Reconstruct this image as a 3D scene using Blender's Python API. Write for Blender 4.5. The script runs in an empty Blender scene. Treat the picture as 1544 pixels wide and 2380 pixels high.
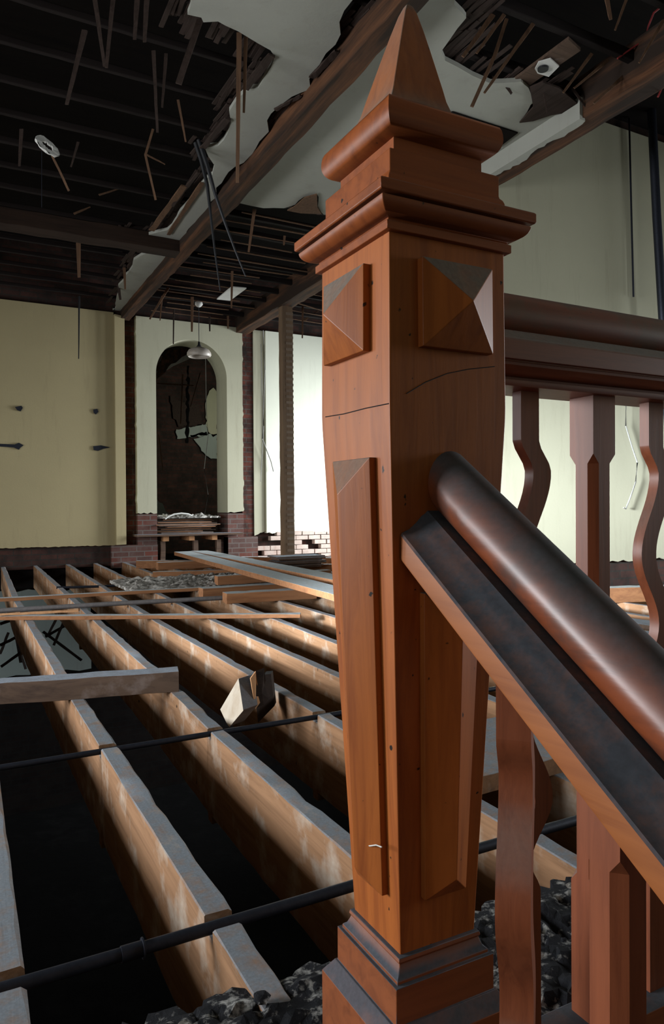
import bpy, bmesh, math, random
from mathutils import Vector, Matrix
from mathutils.geometry import tessellate_polygon
random.seed(7)
C = bpy.context.scene.collection
R = math.radians
# ------------------------------------------------------------------ camera
FPX = 1671.0; YAW, PITCH, ROLL = .48498, -.00897, -.00627
EYE = Vector((0, 0, .8))
_f = Vector((math.sin(YAW)*math.cos(PITCH), math.cos(YAW)*math.cos(PITCH), math.sin(PITCH)))
_r0 = Vector((math.cos(YAW), -math.sin(YAW), 0)); _u0 = _r0.cross(_f)
_r = math.cos(ROLL)*_r0 + math.sin(ROLL)*_u0
_u = -math.sin(ROLL)*_r0 + math.cos(ROLL)*_u0
def at(x, y, ax, v):
    "point of the photograph's ray (x, y) on the room plane X, Y or Z = v"
    d = _f + (x-772)/FPX*_r - (y-1190)/FPX*_u
    i = 'XYZ'.index(ax)
    return EYE + d*((v-EYE[i])/d[i])
cam = bpy.data.cameras.new('camera'); co = bpy.data.objects.new('camera', cam); C.objects.link(co)
co.matrix_world = Matrix(((_r.x, _u.x, -_f.x, EYE.x), (_r.y, _u.y, -_f.y, EYE.y), (_r.z, _u.z, -_f.z, EYE.z), (0, 0, 0, 1)))
cam.sensor_fit = 'VERTICAL'; cam.sensor_height = 36; cam.sensor_width = 24
cam.lens = FPX/2380*36; cam.clip_start = .02; cam.clip_end = 200
bpy.context.scene.camera = co

# ------------------------------------------------------------------ materials
def nt(name):
    m = bpy.data.materials.new(name); m.use_nodes = True
    t = m.node_tree; b = t.nodes['Principled BSDF']; return m, t, b
def N(t, k, **kw):
    n = t.nodes.new(k)
    for a, v in kw.items():
        if a in n.inputs.keys() if hasattr(n.inputs, 'keys') else False: n.inputs[a].default_value = v
        else: setattr(n, a, v)
    return n
def ramp(t, src, stops):
    r = t.nodes.new('ShaderNodeValToRGB'); e = r.color_ramp.elements
    while len(e) > 1: e.remove(e[-1])
    e[0].position = stops[0][0]; e[0].color = (*stops[0][1], 1) if len(stops[0][1]) == 3 else stops[0][1]
    for p, c in stops[1:]:
        q = e.new(p); q.color = (*c, 1)
    t.links.new(src, r.inputs[0]); return r.outputs[0]
def mix(t, f, a, b, mode='MIX'):
    n = t.nodes.new('ShaderNodeMix'); n.data_type = 'RGBA'; n.blend_type = mode
    for s, v in ((n.inputs[0], f), (n.inputs[6], a), (n.inputs[7], b)):
        if hasattr(v, 'is_linked') or hasattr(v, 'links'): t.links.new(v, s)
        else: s.default_value = v if not isinstance(v, tuple) else (*v, 1)[:4]
    return n.outputs[2]
def coord(t, scale, rot=(0, 0, 0)):
    c = t.nodes.new('ShaderNodeTexCoord'); m = t.nodes.new('ShaderNodeMapping')
    m.inputs['Scale'].default_value = scale; m.inputs['Rotation'].default_value = rot
    t.links.new(c.outputs['Object'], m.inputs[0]); return m.outputs[0]
def noise(t, vec, sc, det=4, rough=.6, dist=0):
    n = t.nodes.new('ShaderNodeTexNoise'); n.inputs['Scale'].default_value = sc
    n.inputs['Detail'].default_value = det; n.inputs['Roughness'].default_value = rough
    n.inputs['Distortion'].default_value = dist; t.links.new(vec, n.inputs['Vector']); return n.outputs['Fac']
def bump(t, b, h, st, d=.01):
    n = t.nodes.new('ShaderNodeBump'); n.inputs['Strength'].default_value = st; n.inputs['Distance'].default_value = d
    t.links.new(h, n.inputs['Height']); t.links.new(n.outputs[0], b.inputs['Normal'])
def mth(t, op, a, b=0.0):
    n = t.nodes.new('ShaderNodeMath'); n.operation = op
    for s, v in ((n.inputs[0], a), (n.inputs[1], b)):
        if isinstance(v, (int, float)): s.default_value = v
        else: t.links.new(v, s)
    return n.outputs[0]
def upness(t, lo, hi):
    g = t.nodes.new('ShaderNodeNewGeometry'); s = t.nodes.new('ShaderNodeSeparateXYZ')
    t.links.new(g.outputs['Normal'], s.inputs[0])
    m = t.nodes.new('ShaderNodeMapRange'); m.inputs[1].default_value = lo; m.inputs[2].default_value = hi
    t.links.new(s.outputs[2], m.inputs[0]); return m.outputs[0]
AX = {'X': (.06, 1, 1), 'Y': (1, .06, 1), 'Z': (1, 1, .06)}
def wood(name, c1, c2, axis='Z', sc=30, rough=.5, dust=None, dl=(.35, .8), dustamt=1.0, bst=.2, wear=None, spots=0, spec=.5, wearcov=(.5, .62), dmin=.65, rot=(0, 0, 0), coat=0):
    m, t, b = nt(name)
    v = coord(t, AX[axis], rot)
    g = noise(t, v, sc, 6, .65, .6)
    col = ramp(t, g, [(.3, c2), (.55, c1), (.75, tuple(x*1.15 for x in c1))])
    o = coord(t, (1, 1, 1))
    big = noise(t, o, 3.5, 3, .5)
    col = mix(t, mth(t, 'MULTIPLY', big, .55), col, tuple(x*.55 for x in c1))
    rg = None
    if wear:
        w = noise(t, v if wear[1] < 0 else o, abs(wear[1]), 5, .6)
        f = ramp(t, w, [(wearcov[0], (0, 0, 0)), (wearcov[1], (1, 1, 1))])
        col = mix(t, f, col, wear[0])
    if spots:
        s = noise(t, o, spots, 2, .4)
        f = ramp(t, s, [(.225, (1, 1, 1)), (.26, (0, 0, 0))])
        col = mix(t, f, col, (.012, .008, .006))
    if dust:
        dn = noise(t, o, 18, 5, .7)
        f = mth(t, 'MULTIPLY', upness(t, *dl), mth(t, 'MULTIPLY', ramp(t, dn, [(.3, (dmin,)*3), (.55, (1,)*3)]), dustamt))
        fine = noise(t, o, 160, 3, .6)
        dc = mix(t, fine, tuple(x*.6 for x in dust), tuple(min(1, x*1.35) for x in dust))
        col = mix(t, f, col, dc)
        t.links.new(mth(t, 'ADD', mth(t, 'MULTIPLY', f, .95-rough), rough), b.inputs['Roughness'])
    else: b.inputs['Roughness'].default_value = rough
    t.links.new(col, b.inputs['Base Color']); b.inputs['Specular IOR Level'].default_value = spec
    if coat: b.inputs['Coat Weight'].default_value = coat; b.inputs['Coat Roughness'].default_value = .3
    bump(t, b, g, bst, .002)
    return m
def plaster(name, c, sc=2.0, var=.75, stain=(.16, .13, .08), amt=.35, bst=.15):
    m, t, b = nt(name); o = coord(t, (1, 1, 1))
    n1 = noise(t, o, sc, 6, .6); n2 = noise(t, o, 45, 4, .6); n3 = noise(t, coord(t, (3, 3, .35)), 3, 5, .7)
    col = mix(t, n1, tuple(x*var for x in c), tuple(min(1, x*1.05) for x in c))
    col = mix(t, mth(t, 'MULTIPLY', ramp(t, n3, [(.55, (0, 0, 0)), (.8, (1, 1, 1))]), amt), col, stain)
    t.links.new(col, b.inputs['Base Color']); b.inputs['Roughness'].default_value = .9
    b.inputs['Specular IOR Level'].default_value = .15
    bump(t, b, n2, bst, .004); return m
def brick(name, c1, c2, mortar, scale=1.0, dirt=.5, dirtc=(.02, .017, .015)):
    m, t, b = nt(name)
    c = t.nodes.new('ShaderNodeTexCoord'); s = t.nodes.new('ShaderNodeSeparateXYZ'); cb = t.nodes.new('ShaderNodeCombineXYZ')
    t.links.new(c.outputs['Object'], s.inputs[0])
    t.links.new(mth(t, 'ADD', s.outputs[0], s.outputs[1]), cb.inputs[0]); t.links.new(s.outputs[2], cb.inputs[1])
    k = t.nodes.new('ShaderNodeTexBrick'); t.links.new(cb.outputs[0], k.inputs['Vector'])
    k.inputs['Scale'].default_value = scale; k.inputs['Brick Width'].default_value = .225; k.inputs['Row Height'].default_value = .075
    k.inputs['Mortar Size'].default_value = .008; k.inputs['Color1'].default_value = (*c1, 1); k.inputs['Color2'].default_value = (*c2, 1)
    k.inputs['Mortar'].default_value = (*mortar, 1); k.inputs['Bias'].default_value = -.1
    o = coord(t, (1, 1, 1)); n = noise(t, o, 4, 6, .7)
    col = mix(t, mth(t, 'MULTIPLY', ramp(t, n, [(.38, (0, 0, 0)), (.62, (1, 1, 1))]), dirt), k.outputs[0], dirtc)
    t.links.new(col, b.inputs['Base Color']); b.inputs['Roughness'].default_value = .95
    b.inputs['Specular IOR Level'].default_value = .1
    h = mix(t, .5, k.outputs[1], noise(t, o, 40, 4, .7))
    bump(t, b, h, -.5, .01); return m
def plain(name, c, rough=.6, metal=0, nsc=25, var=.5, spec=.4, bst=.2):
    m, t, b = nt(name); o = coord(t, (1, 1, 1)); n = noise(t, o, nsc, 5, .7)
    t.links.new(mix(t, n, tuple(x*var for x in c), tuple(min(1, x*1.4) for x in c)), b.inputs['Base Color'])
    b.inputs['Roughness'].default_value = rough; b.inputs['Metallic'].default_value = metal
    b.inputs['Specular IOR Level'].default_value = spec; bump(t, b, n, bst, .003); return m
def speckle(name, dark, light, sc=35, cov=(.5, .66)):
    m, t, b = nt(name); o = coord(t, (1, 1, 1))
    n = noise(t, o, sc, 7, .75); n2 = noise(t, o, sc*.25, 4, .6)
    f = ramp(t, mth(t, 'MULTIPLY', mth(t, 'ADD', n, n2), .5), [(cov[0], (0, 0, 0)), (cov[1], (1, 1, 1))])
    t.links.new(mix(t, f, dark, light), b.inputs['Base Color']); b.inputs['Roughness'].default_value = .95
    b.inputs['Specular IOR Level'].default_value = .1
    bump(t, b, n, .8, .01); return m

DUST = (.085, .095, .11)
POSTC = dict(c1=(.42, .120, .024), c2=(.25, .062, .014))
M = {}
M['post'] = wood('varnished_post_wood', **POSTC, axis='Z', sc=55, rough=.42, dust=(.17, .15, .125), dl=(.18, .5), bst=.12, spots=85, spec=.35)
M['postX'] = wood('varnished_cap_wood', (.31, .082, .020), (.17, .042, .012), 'X', 45, .42, dust=(.16, .14, .12), dl=(.6, .95), bst=.12, spots=85, spec=.35)
M['railx'] = wood('varnished_landing_rail_wood', (.26, .078, .034), (.14, .042, .022), 'X', 40, .4, dust=(.10, .09, .08), dl=(.6, 1.0), dustamt=.7, bst=.12, wear=((.14, .07, .04), 12), spots=85)
M['railm2'] = wood('varnished_landing_moulding_wood', (.26, .078, .034), (.15, .042, .022), 'X', 40, .4, dust=(.17, .155, .13), dl=(.35, .7), dustamt=.95, bst=.12)
M['railg'] = wood('worn_rail_grip_wood', (.23, .058, .02), (.10, .028, .014), 'Y', 35, .33, dust=(.055, .06, .066), dl=(.1, .7), dustamt=.85, bst=.1, wear=((.05, .035, .03), 14), wearcov=(.45, .68), spec=.55)
M['railm'] = wood('dusty_rail_moulding_wood', (.36, .115, .03), (.22, .06, .016), 'Y', 35, .4, dust=(.05, .056, .068), dl=(.12, .4), dustamt=1.0, bst=.1)
M['bal'] = wood('varnished_baluster_wood', (.27, .078, .032), (.17, .046, .02), 'Z', 60, .4, dust=(.17, .15, .13), dl=(.25, .7), bst=.1)
M['base'] = wood('post_base_wood', (.27, .075, .022), (.16, .042, .013), 'X', 40, .45, dust=(.062, .07, .085), dl=(.2, .6), bst=.12)
M['joist'] = wood('dusty_joist_timber', (.32, .178, .095), (.17, .092, .048), 'Y', 26, .85, dmin=.3, dust=(.20, .225, .25), dl=(.4, .8), dustamt=1.0, bst=.6, wear=((.44, .38, .31), 7), wearcov=(.52, .75), spots=14, spec=.15)
M['plankx'] = wood('dusty_plank_timber', (.34, .16, .075), (.2, .09, .045), 'X', 26, .85, dust=(.40, .45, .47), dl=(.4, .8), bst=.4, spec=.15)
M['timber'] = wood('old_grey_timber', (.13, .085, .06), (.05, .034, .028), 'X', 22, .85, dust=(.24, .27, .31), dl=(.35, .8), bst=.6, wear=((.25, .2, .18), 6), wearcov=(.58, .8), spec=.15)
M['post2'] = wood('tan_post_timber', (.20, .135, .085), (.13, .085, .055), 'Z', 22, .85, bst=.4, spec=.15)
M['post2b'] = wood('lath_marked_timber', (.24, .18, .13), (.17, .125, .09), 'X', 22, .85, bst=.4, spec=.15)
M['cutwood'] = wood('fresh_cut_timber_end', (.70, .62, .50), (.55, .44, .32), 'Z', 20, .8, bst=.3, spec=.15)
M['splitwood'] = wood('split_orange_timber', (.62, .34, .17), (.45, .21, .1), 'Z', 25, .8, bst=.4, spec=.15)
M['darkwood'] = wood('dark_brown_timber', (.035, .021, .015), (.015, .010, .008), 'X', 20, .85, dust=(.06, .06, .06), dl=(.5, .9), bst=.5, spec=.15)
M['beam'] = wood('brown_ceiling_beam_timber', (.15, .068, .034), (.06, .028, .016), 'Y', 30, .8, bst=.5, wear=((.030, .020, .015), -9), wearcov=(.36, .56), spec=.15)
M['void'] = wood('shade_black_roof_timber', (.008, .006, .005), (.004, .003, .003), 'X', 15, .9, bst=.4, spec=.1)  # near-black colour stands in for the shade above the ceiling
M['vjoist'] = wood('shade_darkened_joist_timber', (.014, .010, .009), (.007, .005, .005), 'X', 22, .85, bst=.5, spec=.15)  # timber darkened so the joists sink into the void's shade
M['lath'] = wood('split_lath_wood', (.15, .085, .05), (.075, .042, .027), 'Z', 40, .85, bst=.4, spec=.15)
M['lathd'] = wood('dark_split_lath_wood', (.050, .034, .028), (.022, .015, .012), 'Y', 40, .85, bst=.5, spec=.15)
M['cream'] = plaster('cream_wall_plaster', (.43, .42, .31), 1.2, .86, amt=.25)
M['creamy'] = plaster('yellow_cream_wall_plaster', (.40, .34, .195), 1.0, .85, amt=.3)
M['white'] = plaster('pale_wall_plaster', (.70, .72, .60), 1.2, .88, amt=.12)
M['ceil'] = plaster('grey_ceiling_plaster', (.37, .375, .33), 1.5, .8, amt=.2)
M['patch'] = plaster('white_plaster', (.72, .72, .68), 6, .7, amt=.1, bst=.5)
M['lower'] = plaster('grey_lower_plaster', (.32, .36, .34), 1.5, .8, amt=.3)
M['brick'] = brick('red_brick', (.20, .07, .045), (.10, .045, .035), (.16, .13, .11), dirt=.75)
M['brickw'] = brick('whitened_red_brick', (.12, .043, .032), (.065, .035, .03), (.12, .10, .09), dirt=.4, dirtc=(.14, .12, .11))
M['brickm'] = brick('dark_red_brick', (.13, .042, .03), (.07, .032, .026), (.09, .075, .065), dirt=.85)
M['brickd'] = brick('sooty_brick', (.075, .035, .028), (.04, .025, .022), (.04, .035, .03), dirt=.8)
M['brickp'] = plaster('whitewashed_brick', (.62, .5, .43), 9, .45, stain=(.3, .12, .08), amt=.6, bst=.6)
M['iron'] = plain('dark_iron', (.028, .032, .045), .5, .6, 60)
M['pole'] = plain('grey_pole_paint', (.16, .15, .15), .5, .2, 40)
M['black'] = plain('black_cable', (.012, .013, .016), .5, 0, 20)
M['wire'] = plain('pale_wire', (.22, .22, .2), .6)
M['red'] = plain('red_wire', (.25, .03, .03), .5)
M['shade'] = plain('dusty_glass_lamp_shade', (.42, .38, .33), .4, 0, 12)
M['rubble'] = speckle('charred_rubble', (.018, .019, .022), (.36, .36, .34), 46, (.515, .61))
M['debris'] = speckle('pale_plaster_debris', (.13, .12, .105), (.5, .48, .44), 22, (.46, .6))
M['cellar'] = brick('shade_black_lower_brick', (.012, .008, .007), (.008, .006, .006), (.01, .01, .01))  # black colour stands in for the unlit walls of the lower room
M['ground'] = speckle('shade_black_ground', (.001, .001, .001), (.004, .004, .004), 5)  # pitch-black colour stands in for the unlit depth below the joists

# ------------------------------------------------------------------ mesh helpers
class MB:
    def __init__(s): s.v = []; s.f = []
    def add(s, v, f):
        n = len(s.v); s.v += [Vector(p) for p in v]; s.f += [[i+n for i in q] for q in f]; return s
    def box(s, x0, x1, y0, y1, z0, z1):
        v = [(x, y, z) for z in (z0, z1) for y in (y0, y1) for x in (x0, x1)]
        return s.add(v, [(0, 2, 3, 1), (4, 5, 7, 6), (0, 1, 5, 4), (2, 6, 7, 3), (0, 4, 6, 2), (1, 3, 7, 5)])
    def bar(s, a, b, w, h, up=(0, 0, 1), jit=0, seg=1, taper=1.0, twist=0):
        "rectangular bar from a to b, w across, h along up"
        a, b = Vector(a), Vector(b); d = (b-a).normalized(); side = d.cross(Vector(up))
        if side.length < 1e-4: side = d.cross(Vector((1, 0, 0)))
        side.normalize(); u = side.cross(d); v = []; f = []
        for i in range(seg+1):
            k = i/seg; p = a.lerp(b, k); q = 1+(taper-1)*k; an = twist*k
            S = side*math.cos(an)+u*math.sin(an); U = u*math.cos(an)-side*math.sin(an)
            for sx, sy in ((-1, -1), (1, -1), (1, 1), (-1, 1)):
                j = Vector([random.uniform(-jit, jit) for _ in range(3)])
                v.append(p+S*sx*w/2*q+U*sy*h/2*q+j)
            if i:
                o = 4*(i-1)
                f += [(o+e, o+(e+1) % 4, o+4+(e+1) % 4, o+4+e) for e in range(4)]
        f += [(3, 2, 1, 0), tuple(4*seg+e for e in range(4))]
        return s.add(v, f)
    def tube(s, pts, r, n=8, r1=None):
        pts = [Vector(p) for p in pts]; v = []; f = []; L = len(pts)
        for i, p in enumerate(pts):
            d = (pts[min(i+1, L-1)]-pts[max(i-1, 0)]).normalized()
            a = d.cross(Vector((0, 0, 1)))
            if a.length < 1e-3: a = d.cross(Vector((1, 0, 0)))
            a.normalize(); b = a.cross(d); q = r if r1 is None else r+(r1-r)*i/(L-1)
            v += [p+(a*math.cos(2*math.pi*k/n)+b*math.sin(2*math.pi*k/n))*q for k in range(n)]
            if i: f += [((i-1)*n+k, (i-1)*n+(k+1) % n, i*n+(k+1) % n, i*n+k) for k in range(n)]
        f += [tuple(range(n-1, -1, -1)), tuple((L-1)*n+k for k in range(n))]
        return s.add(v, f)
    def prism(s, poly, fn, t0, t1):
        "polygon (a,b) list extruded between t0 and t1; fn(a,b,t)->point"
        n = len(poly); v = [fn(a, b, t0) for a, b in poly]+[fn(a, b, t1) for a, b in poly]
        tri = tessellate_polygon([[Vector((a, b, 0)) for a, b in poly]])
        f = [tuple(q) for q in tri]+[tuple(i+n for i in reversed(q)) for q in tri]
        f += [(i, (i+1) % n, (i+1) % n+n, i+n) for i in range(n)]
        return s.add(v, f)
    def sqlathe(s, prof, cx=0, cy=0, cap=True):
        "square rings: prof = [(half width, z), ...]"
        v = []; f = []
        for h, z in prof: v += [(cx-h, cy-h, z), (cx+h, cy-h, z), (cx+h, cy+h, z), (cx-h, cy+h, z)]
        for i in range(len(prof)-1):
            o = 4*i; f += [(o+e, o+(e+1) % 4, o+4+(e+1) % 4, o+4+e) for e in range(4)]
        if cap: f += [(3, 2, 1, 0), tuple(4*(len(prof)-1)+e for e in range(4))]
        return s.add(v, f)
    def lathe(s, prof, n=24, m=None):
        v = []; f = []
        for r, z in prof: v += [(r*math.cos(2*math.pi*k/n), r*math.sin(2*math.pi*k/n), z) for k in range(n)]
        for i in range(len(prof)-1): f += [(i*n+k, i*n+(k+1) % n, (i+1)*n+(k+1) % n, (i+1)*n+k) for k in range(n)]
        if m: v = [m @ Vector(p) for p in v]
        return s.add(v, f)
    def build(s, name, mat, parent=None, origin=None, bevel=0, smooth=False, kind=None, seg=2):
        me = bpy.data.meshes.new(name)
        o0 = Vector(origin) if origin is not None else Vector((0, 0, 0))
        me.from_pydata([p-o0 for p in s.v], [], s.f)
        bm = bmesh.new(); bm.from_mesh(me); bmesh.ops.recalc_face_normals(bm, faces=bm.faces)
        bm.to_mesh(me); bm.free(); me.materials.append(mat)
        if smooth: me.polygons.foreach_set('use_smooth', [True]*len(me.polygons))
        o = bpy.data.objects.new(name, me); C.objects.link(o)
        if parent is not None:
            o.parent = parent; o.location = o0-parent.location if origin is not None else -parent.location
        else: o.location = o0
        if bevel:
            b = o.modifiers.new('bevel', 'BEVEL'); b.width = bevel; b.segments = seg; b.limit_method = 'ANGLE'; b.angle_limit = R(35)
            if smooth is False: me.polygons.foreach_set('use_smooth', [True]*len(me.polygons)); w = o.modifiers.new('wn', 'WEIGHTED_NORMAL'); w.keep_sharp = True
        if kind: o['kind'] = kind
        return o
def tag(o, label, cat, group=None, kind=None):
    o['label'] = label; o['category'] = cat
    if group: o['group'] = group
    if kind: o['kind'] = kind
    return o
def empty(name, loc, label, cat, group=None):
    o = bpy.data.objects.new(name, None); o.empty_display_size = .1; C.objects.link(o); o.location = loc
    return tag(o, label, cat, group)
def autosmooth(o, ang=35):
    me = o.data; bm = bmesh.new(); bm.from_mesh(me)
    for e in bm.edges:
        if len(e.link_faces) == 2 and e.calc_face_angle(0) > R(ang): e.smooth = False
    for f in bm.faces: f.smooth = True
    bm.to_mesh(me); bm.free(); return o
def centre(mb): 
    n = len(mb.v); c = sum(mb.v, Vector())/n; c.z = min(p.z for p in mb.v); return c

# ================================================================== NEWEL POST
AXX, AXY = .483, .715
post = empty('newel_post', (AXX, AXY, -.2), 'large square varnished newel post with pyramid finial standing in the foreground', 'newel post')
def body_h(z):
    if z >= .90: return .0775+(1.09-z)*.006
    return .0785-(.90-z)*.0455
s = MB().sqlathe([(body_h(z), z) for z in (.27, .30, .45, .6, .75, .85, .895, .91, 1.0, 1.09)], AXX, AXY)
s.build('shaft', M['post'], post, bevel=.0015)
def arc(cx, cz, r, a0, a1, n=8): return [(cx+r*math.cos(R(a0+(a1-a0)*i/n)), cz+r*math.sin(R(a0+(a1-a0)*i/n))) for i in range(n+1)]
# cap mould: fillet, ovolo, groove, flat band
capp = [(.070, 1.085), (.0835, 1.0865), (.0835, 1.0955), (.080, 1.0965), (.080, 1.099)]
capp += [(.080+.019*math.sin(R(a)), 1.114-.0145*math.cos(R(a))) for a in range(0, 91, 10)]
capp += [(.0935, 1.1145), (.0935, 1.1165), (.1015, 1.1165), (.103, 1.118), (.103, 1.1275), (.101, 1.1295), (.079, 1.1315)]
capp += [(.0785, 1.134), (.0785, 1.143), (.077, 1.147), (.0745, 1.150), (.0738, 1.153), (.0738, 1.1745), (.0725, 1.1765), (.060, 1.1775), (.060, 1.20)]
autosmooth(MB().sqlathe(capp, AXX, AXY).build('cap_moulding', M['postX'], post, bevel=.0006, seg=1))
cu = [(.056, 1.1955), (.0585, 1.196)]+[(.0585+.0190*math.sin(R(a)), 1.2165-.0200*math.cos(R(a))) for a in range(10, 91, 10)]+[(.0772, 1.222), (.0762, 1.2275), (.0745, 1.2312), (.0725, 1.2325), (.03, 1.2332)]
autosmooth(MB().sqlathe(cu, AXX, AXY).build('cushion_moulding', M['postX'], post), 50)
fp = [(.054, 1.230), (.0505, 1.238), (.046, 1.247), (.0412, 1.257), (.037, 1.269), (.0335, 1.284), (.0275, 1.308), (.0215, 1.332), (.0145, 1.359), (.0085, 1.380), (.0045, 1.3895), (.0015, 1.393)]
fm = MB().sqlathe(fp, AXX, AXY)
for q in fm.v: k_ = (1.393-q.z)/.163; q.x -= .008*k_; q.y += .004*k_
fm.build('finial', M['post'], post, bevel=.0022)
# base mouldings
bp = [(.050, .3045), (.0555, .303), (.0565, .2985), (.0545, .2965), (.0560, .292), (.0585, .2865), (.0625, .2835), (.0625, .2795), (.067, .2795), (.067, .2775), (.067, .262), (.067, .2365), (.079, .2365), (.0885, .2235), (.0905, .22), (.0905, .15), (.0905, -.2)]
bp = bp[:11]+[(.067, .2385), (.0695, .2385), (.0815, .2215), (.0815, -.2)]
autosmooth(MB().sqlathe(bp[::-1], AXX, AXY).build('base_moulding', M['base'], post, bevel=.0006, seg=1))
# diamond bosses and long raised panels, on the two faces the stair sees
def onface(face, a, z, out):
    "a along the face, out from the face"
    h = body_h(z)
    if face == 'front': return Vector((AXX+a, AXY-h-out, z))
    return Vector((AXX-h-out, AXY-a, z))
for face, ca in (('front', .0055), ('left', -.008)):
    zc = 1.0155; hw = .0475; m = MB()
    ring = [(-hw, zc-hw), (hw, zc-hw), (hw, zc+hw), (-hw, zc+hw)]
    v = [onface(face, ca+a, z, -.004) for a, z in ring]+[onface(face, ca+a, z, .009) for a, z in ring]+[onface(face, ca, zc, .034)]
    m.add(v, [(0, 1, 2, 3)]+[(i, (i+1) % 4, (i+1) % 4+4, i+4) for i in range(4)]+[(4+i, 4+(i+1) % 4, 8) for i in range(4)])
    m.build('diamond_boss', M['post'], post, bevel=.0008, seg=1)
    z0, z1 = .362, (.852 if face == 'left' else .705)
    w = lambda z: .0285+(z-.37)*.03
    cc = .003
    m = MB(); v = []
    ring = [(-w(z0), z0), (w(z0), z0), (w(z1), z1), (-w(z1), z1)]
    v = [onface(face, cc+a, z, -.004) for a, z in ring]+[onface(face, cc+a, z, .008) for a, z in ring]
    v += [onface(face, cc, z0+.026, .027), onface(face, cc, z1-.04, .027)]
    m.add(v, [(0, 1, 2, 3)]+[(i, (i+1) % 4, (i+1) % 4+4, i+4) for i in range(4)]+[(4, 5, 8), (5, 6, 9, 8), (6, 7, 9), (7, 4, 8, 9)])
    m.build('raised_panel', M['post'], post, bevel=.0008, seg=1)

def mark(pts, r, mat, name, lab):
    ps = []
    for x, y, side in pts:
        pl_ = AXX-.0787 if side == 'X' else AXY-.0787
        for _ in range(3):
            q = at(x, y, side, pl_); h = body_h(q.z); pl_ = (AXX if side == 'X' else AXY)-h-(.0 if lab else .0)
        ps.append(q)
    o_ = MB().tube(ps, r, 5).build(name, M[mat], post); o_['label'] = lab
mark([(757, 969, 'X'), (800, 962, 'X'), (850, 949, 'X'), (904, 938, 'X')], .0006, 'black', 'scratch', 'dark scratched line around the shaft')
mark([(945, 915, 'Y'), (990, 888, 'Y'), (1040, 868, 'Y'), (1090, 858, 'Y'), (1150, 852, 'Y')], .0005, 'black', 'scratch', 'dark arched scratch')
cm = [at(x, y, 'X', AXX-body_h(.39)-.0165) for x, y in ((845, 1960), (860, 1966), (875, 1964), (888, 1969))]
MB().tube(cm, .0008, 6).build('chalk_mark', M['patch'], post)['label'] = 'short white chalk stroke'

# ================================================================== BALUSTRADES
def rail_profile():
    "(u across, v up) moulded rail, v=0 at centre of the round grip"
    half = [(.034, -.096), (.036, -.092), (.036, -.089), (.031, -.088), (.032, -.085), (.040, -.0835), (.048, -.080), (.0535, -.075), (.0545, -.0715), (.0565, -.0715), (.0565, -.0695), (.062, -.0695), (.0625, -.067), (.0625, -.048), (.061, -.0455), (.052, -.0425), (.043, -.037), (.036, -.031), (.031, -.0285), (.028, -.026), (.012, -.026)]
    return half+[(-a, b) for a, b in reversed(half)]
def grip_profile(r=.0285, n=28): return [(r*math.cos(2*math.pi*k/n), r*math.sin(2*math.pi*k/n)) for k in range(n)]
def sweep(mb, prof, p0, p1, vup, cutY=None):
    d = (Vector(p1)-Vector(p0)).normalized(); U = Vector(vup).normalized(); S = d.cross(U)
    def fn(a, b, t):
        q = Vector(p0).lerp(Vector(p1), t)+S*a+U*b
        if cutY is not None and t < .5: q = q+d*((cutY-q.y)/d.y)
        return q
    return mb.prism(prof, fn, 0, 1)
def serpentine(z0, z1, zt, zb, w=.031, thick=.016, amp=(.021, .016), n=90):
    "fretwork baluster: plan of centre offsets against height"
    L0 = zt-zb; K = lambda q: zb+L0*q
    keys = [(z1, 0), (zt, 0), (K(.928), amp[0]), (K(.731), -amp[1]), (K(.561), amp[0]), (K(.387), -amp[1]), (K(.202), amp[0]*1.05), (K(.069), -amp[1]), (zb, 0), (z0, 0)]
    zs = sorted(set([z0+(z1-z0)*i/n for i in range(n+1)]+[zt, zb, zt-.0005, zb+.0005]))
    def off(z):
        for (za, a), (zc, c) in zip(keys, keys[1:]):
            if za >= z >= zc:
                k = (za-z)/(za-zc+1e-9); k = (1-math.cos(math.pi*k))/2; return a+(c-a)*k
        return 0
    L = [(off(z)-w/2, z) for z in zs]; Rr = [(off(z)+w/2, z) for z in reversed(zs)]
    v = []; f = []; n = len(zs)
    for z in zs:
        o = off(z); v += [(o-w/2, -thick/2, z), (o+w/2, -thick/2, z), (o+w/2, thick/2, z), (o-w/2, thick/2, z)]
    for i in range(n-1):
        o = 4*i; f += [(o+e, o+(e+1) % 4, o+4+(e+1) % 4, o+4+e) for e in range(4)]
    f += [(3, 2, 1, 0), tuple(4*(n-1)+e for e in range(4))]
    return MB().add(v, f)
def stopped(z0, z1, zt, zb, s=.042):
    "square baluster whose corners are chamfered between two stops"
    c = s/2; k = .0105
    def ring(z, k_): 
        return [(-c+k_, -c, z), (c-k_, -c, z), (c, -c+k_, z), (c, c-k_, z), (c-k_, c, z), (-c+k_, c, z), (-c, c-k_, z), (-c, -c+k_, z)]
    e = 1e-4
    rs = [ring(z0, e), ring(zb, e)]
    # sunk waist: chamfers cut to a flat step at the stop
    def waist(z, q): 
        w = .985; return [(x*w, y*w, zz) for x, y, zz in ring(z, k)]
    rs += [waist(zb+.013, k), waist(zt-.013, k), ring(zt, e), ring(z1, e)]
    v = [p for r_ in rs for p in r_]; f = []
    for i in range(len(rs)-1):
        o = 8*i; f += [(o+a, o+(a+1) % 8, o+8+(a+1) % 8, o+8+a) for a in range(8)]
    f += [tuple(range(7, -1, -1)), tuple(8*(len(rs)-1)+a for a in range(8))]
    return MB().add(v, f)
def put(mb, name, mat, parent, loc, rz=0, bevel=.0007):
    o = mb.build(name, mat); o.parent = parent; o.location = Vector(loc)-parent.location; o.rotation_euler = (0, 0, rz)
    autosmooth(o, 25)
    return o
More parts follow.
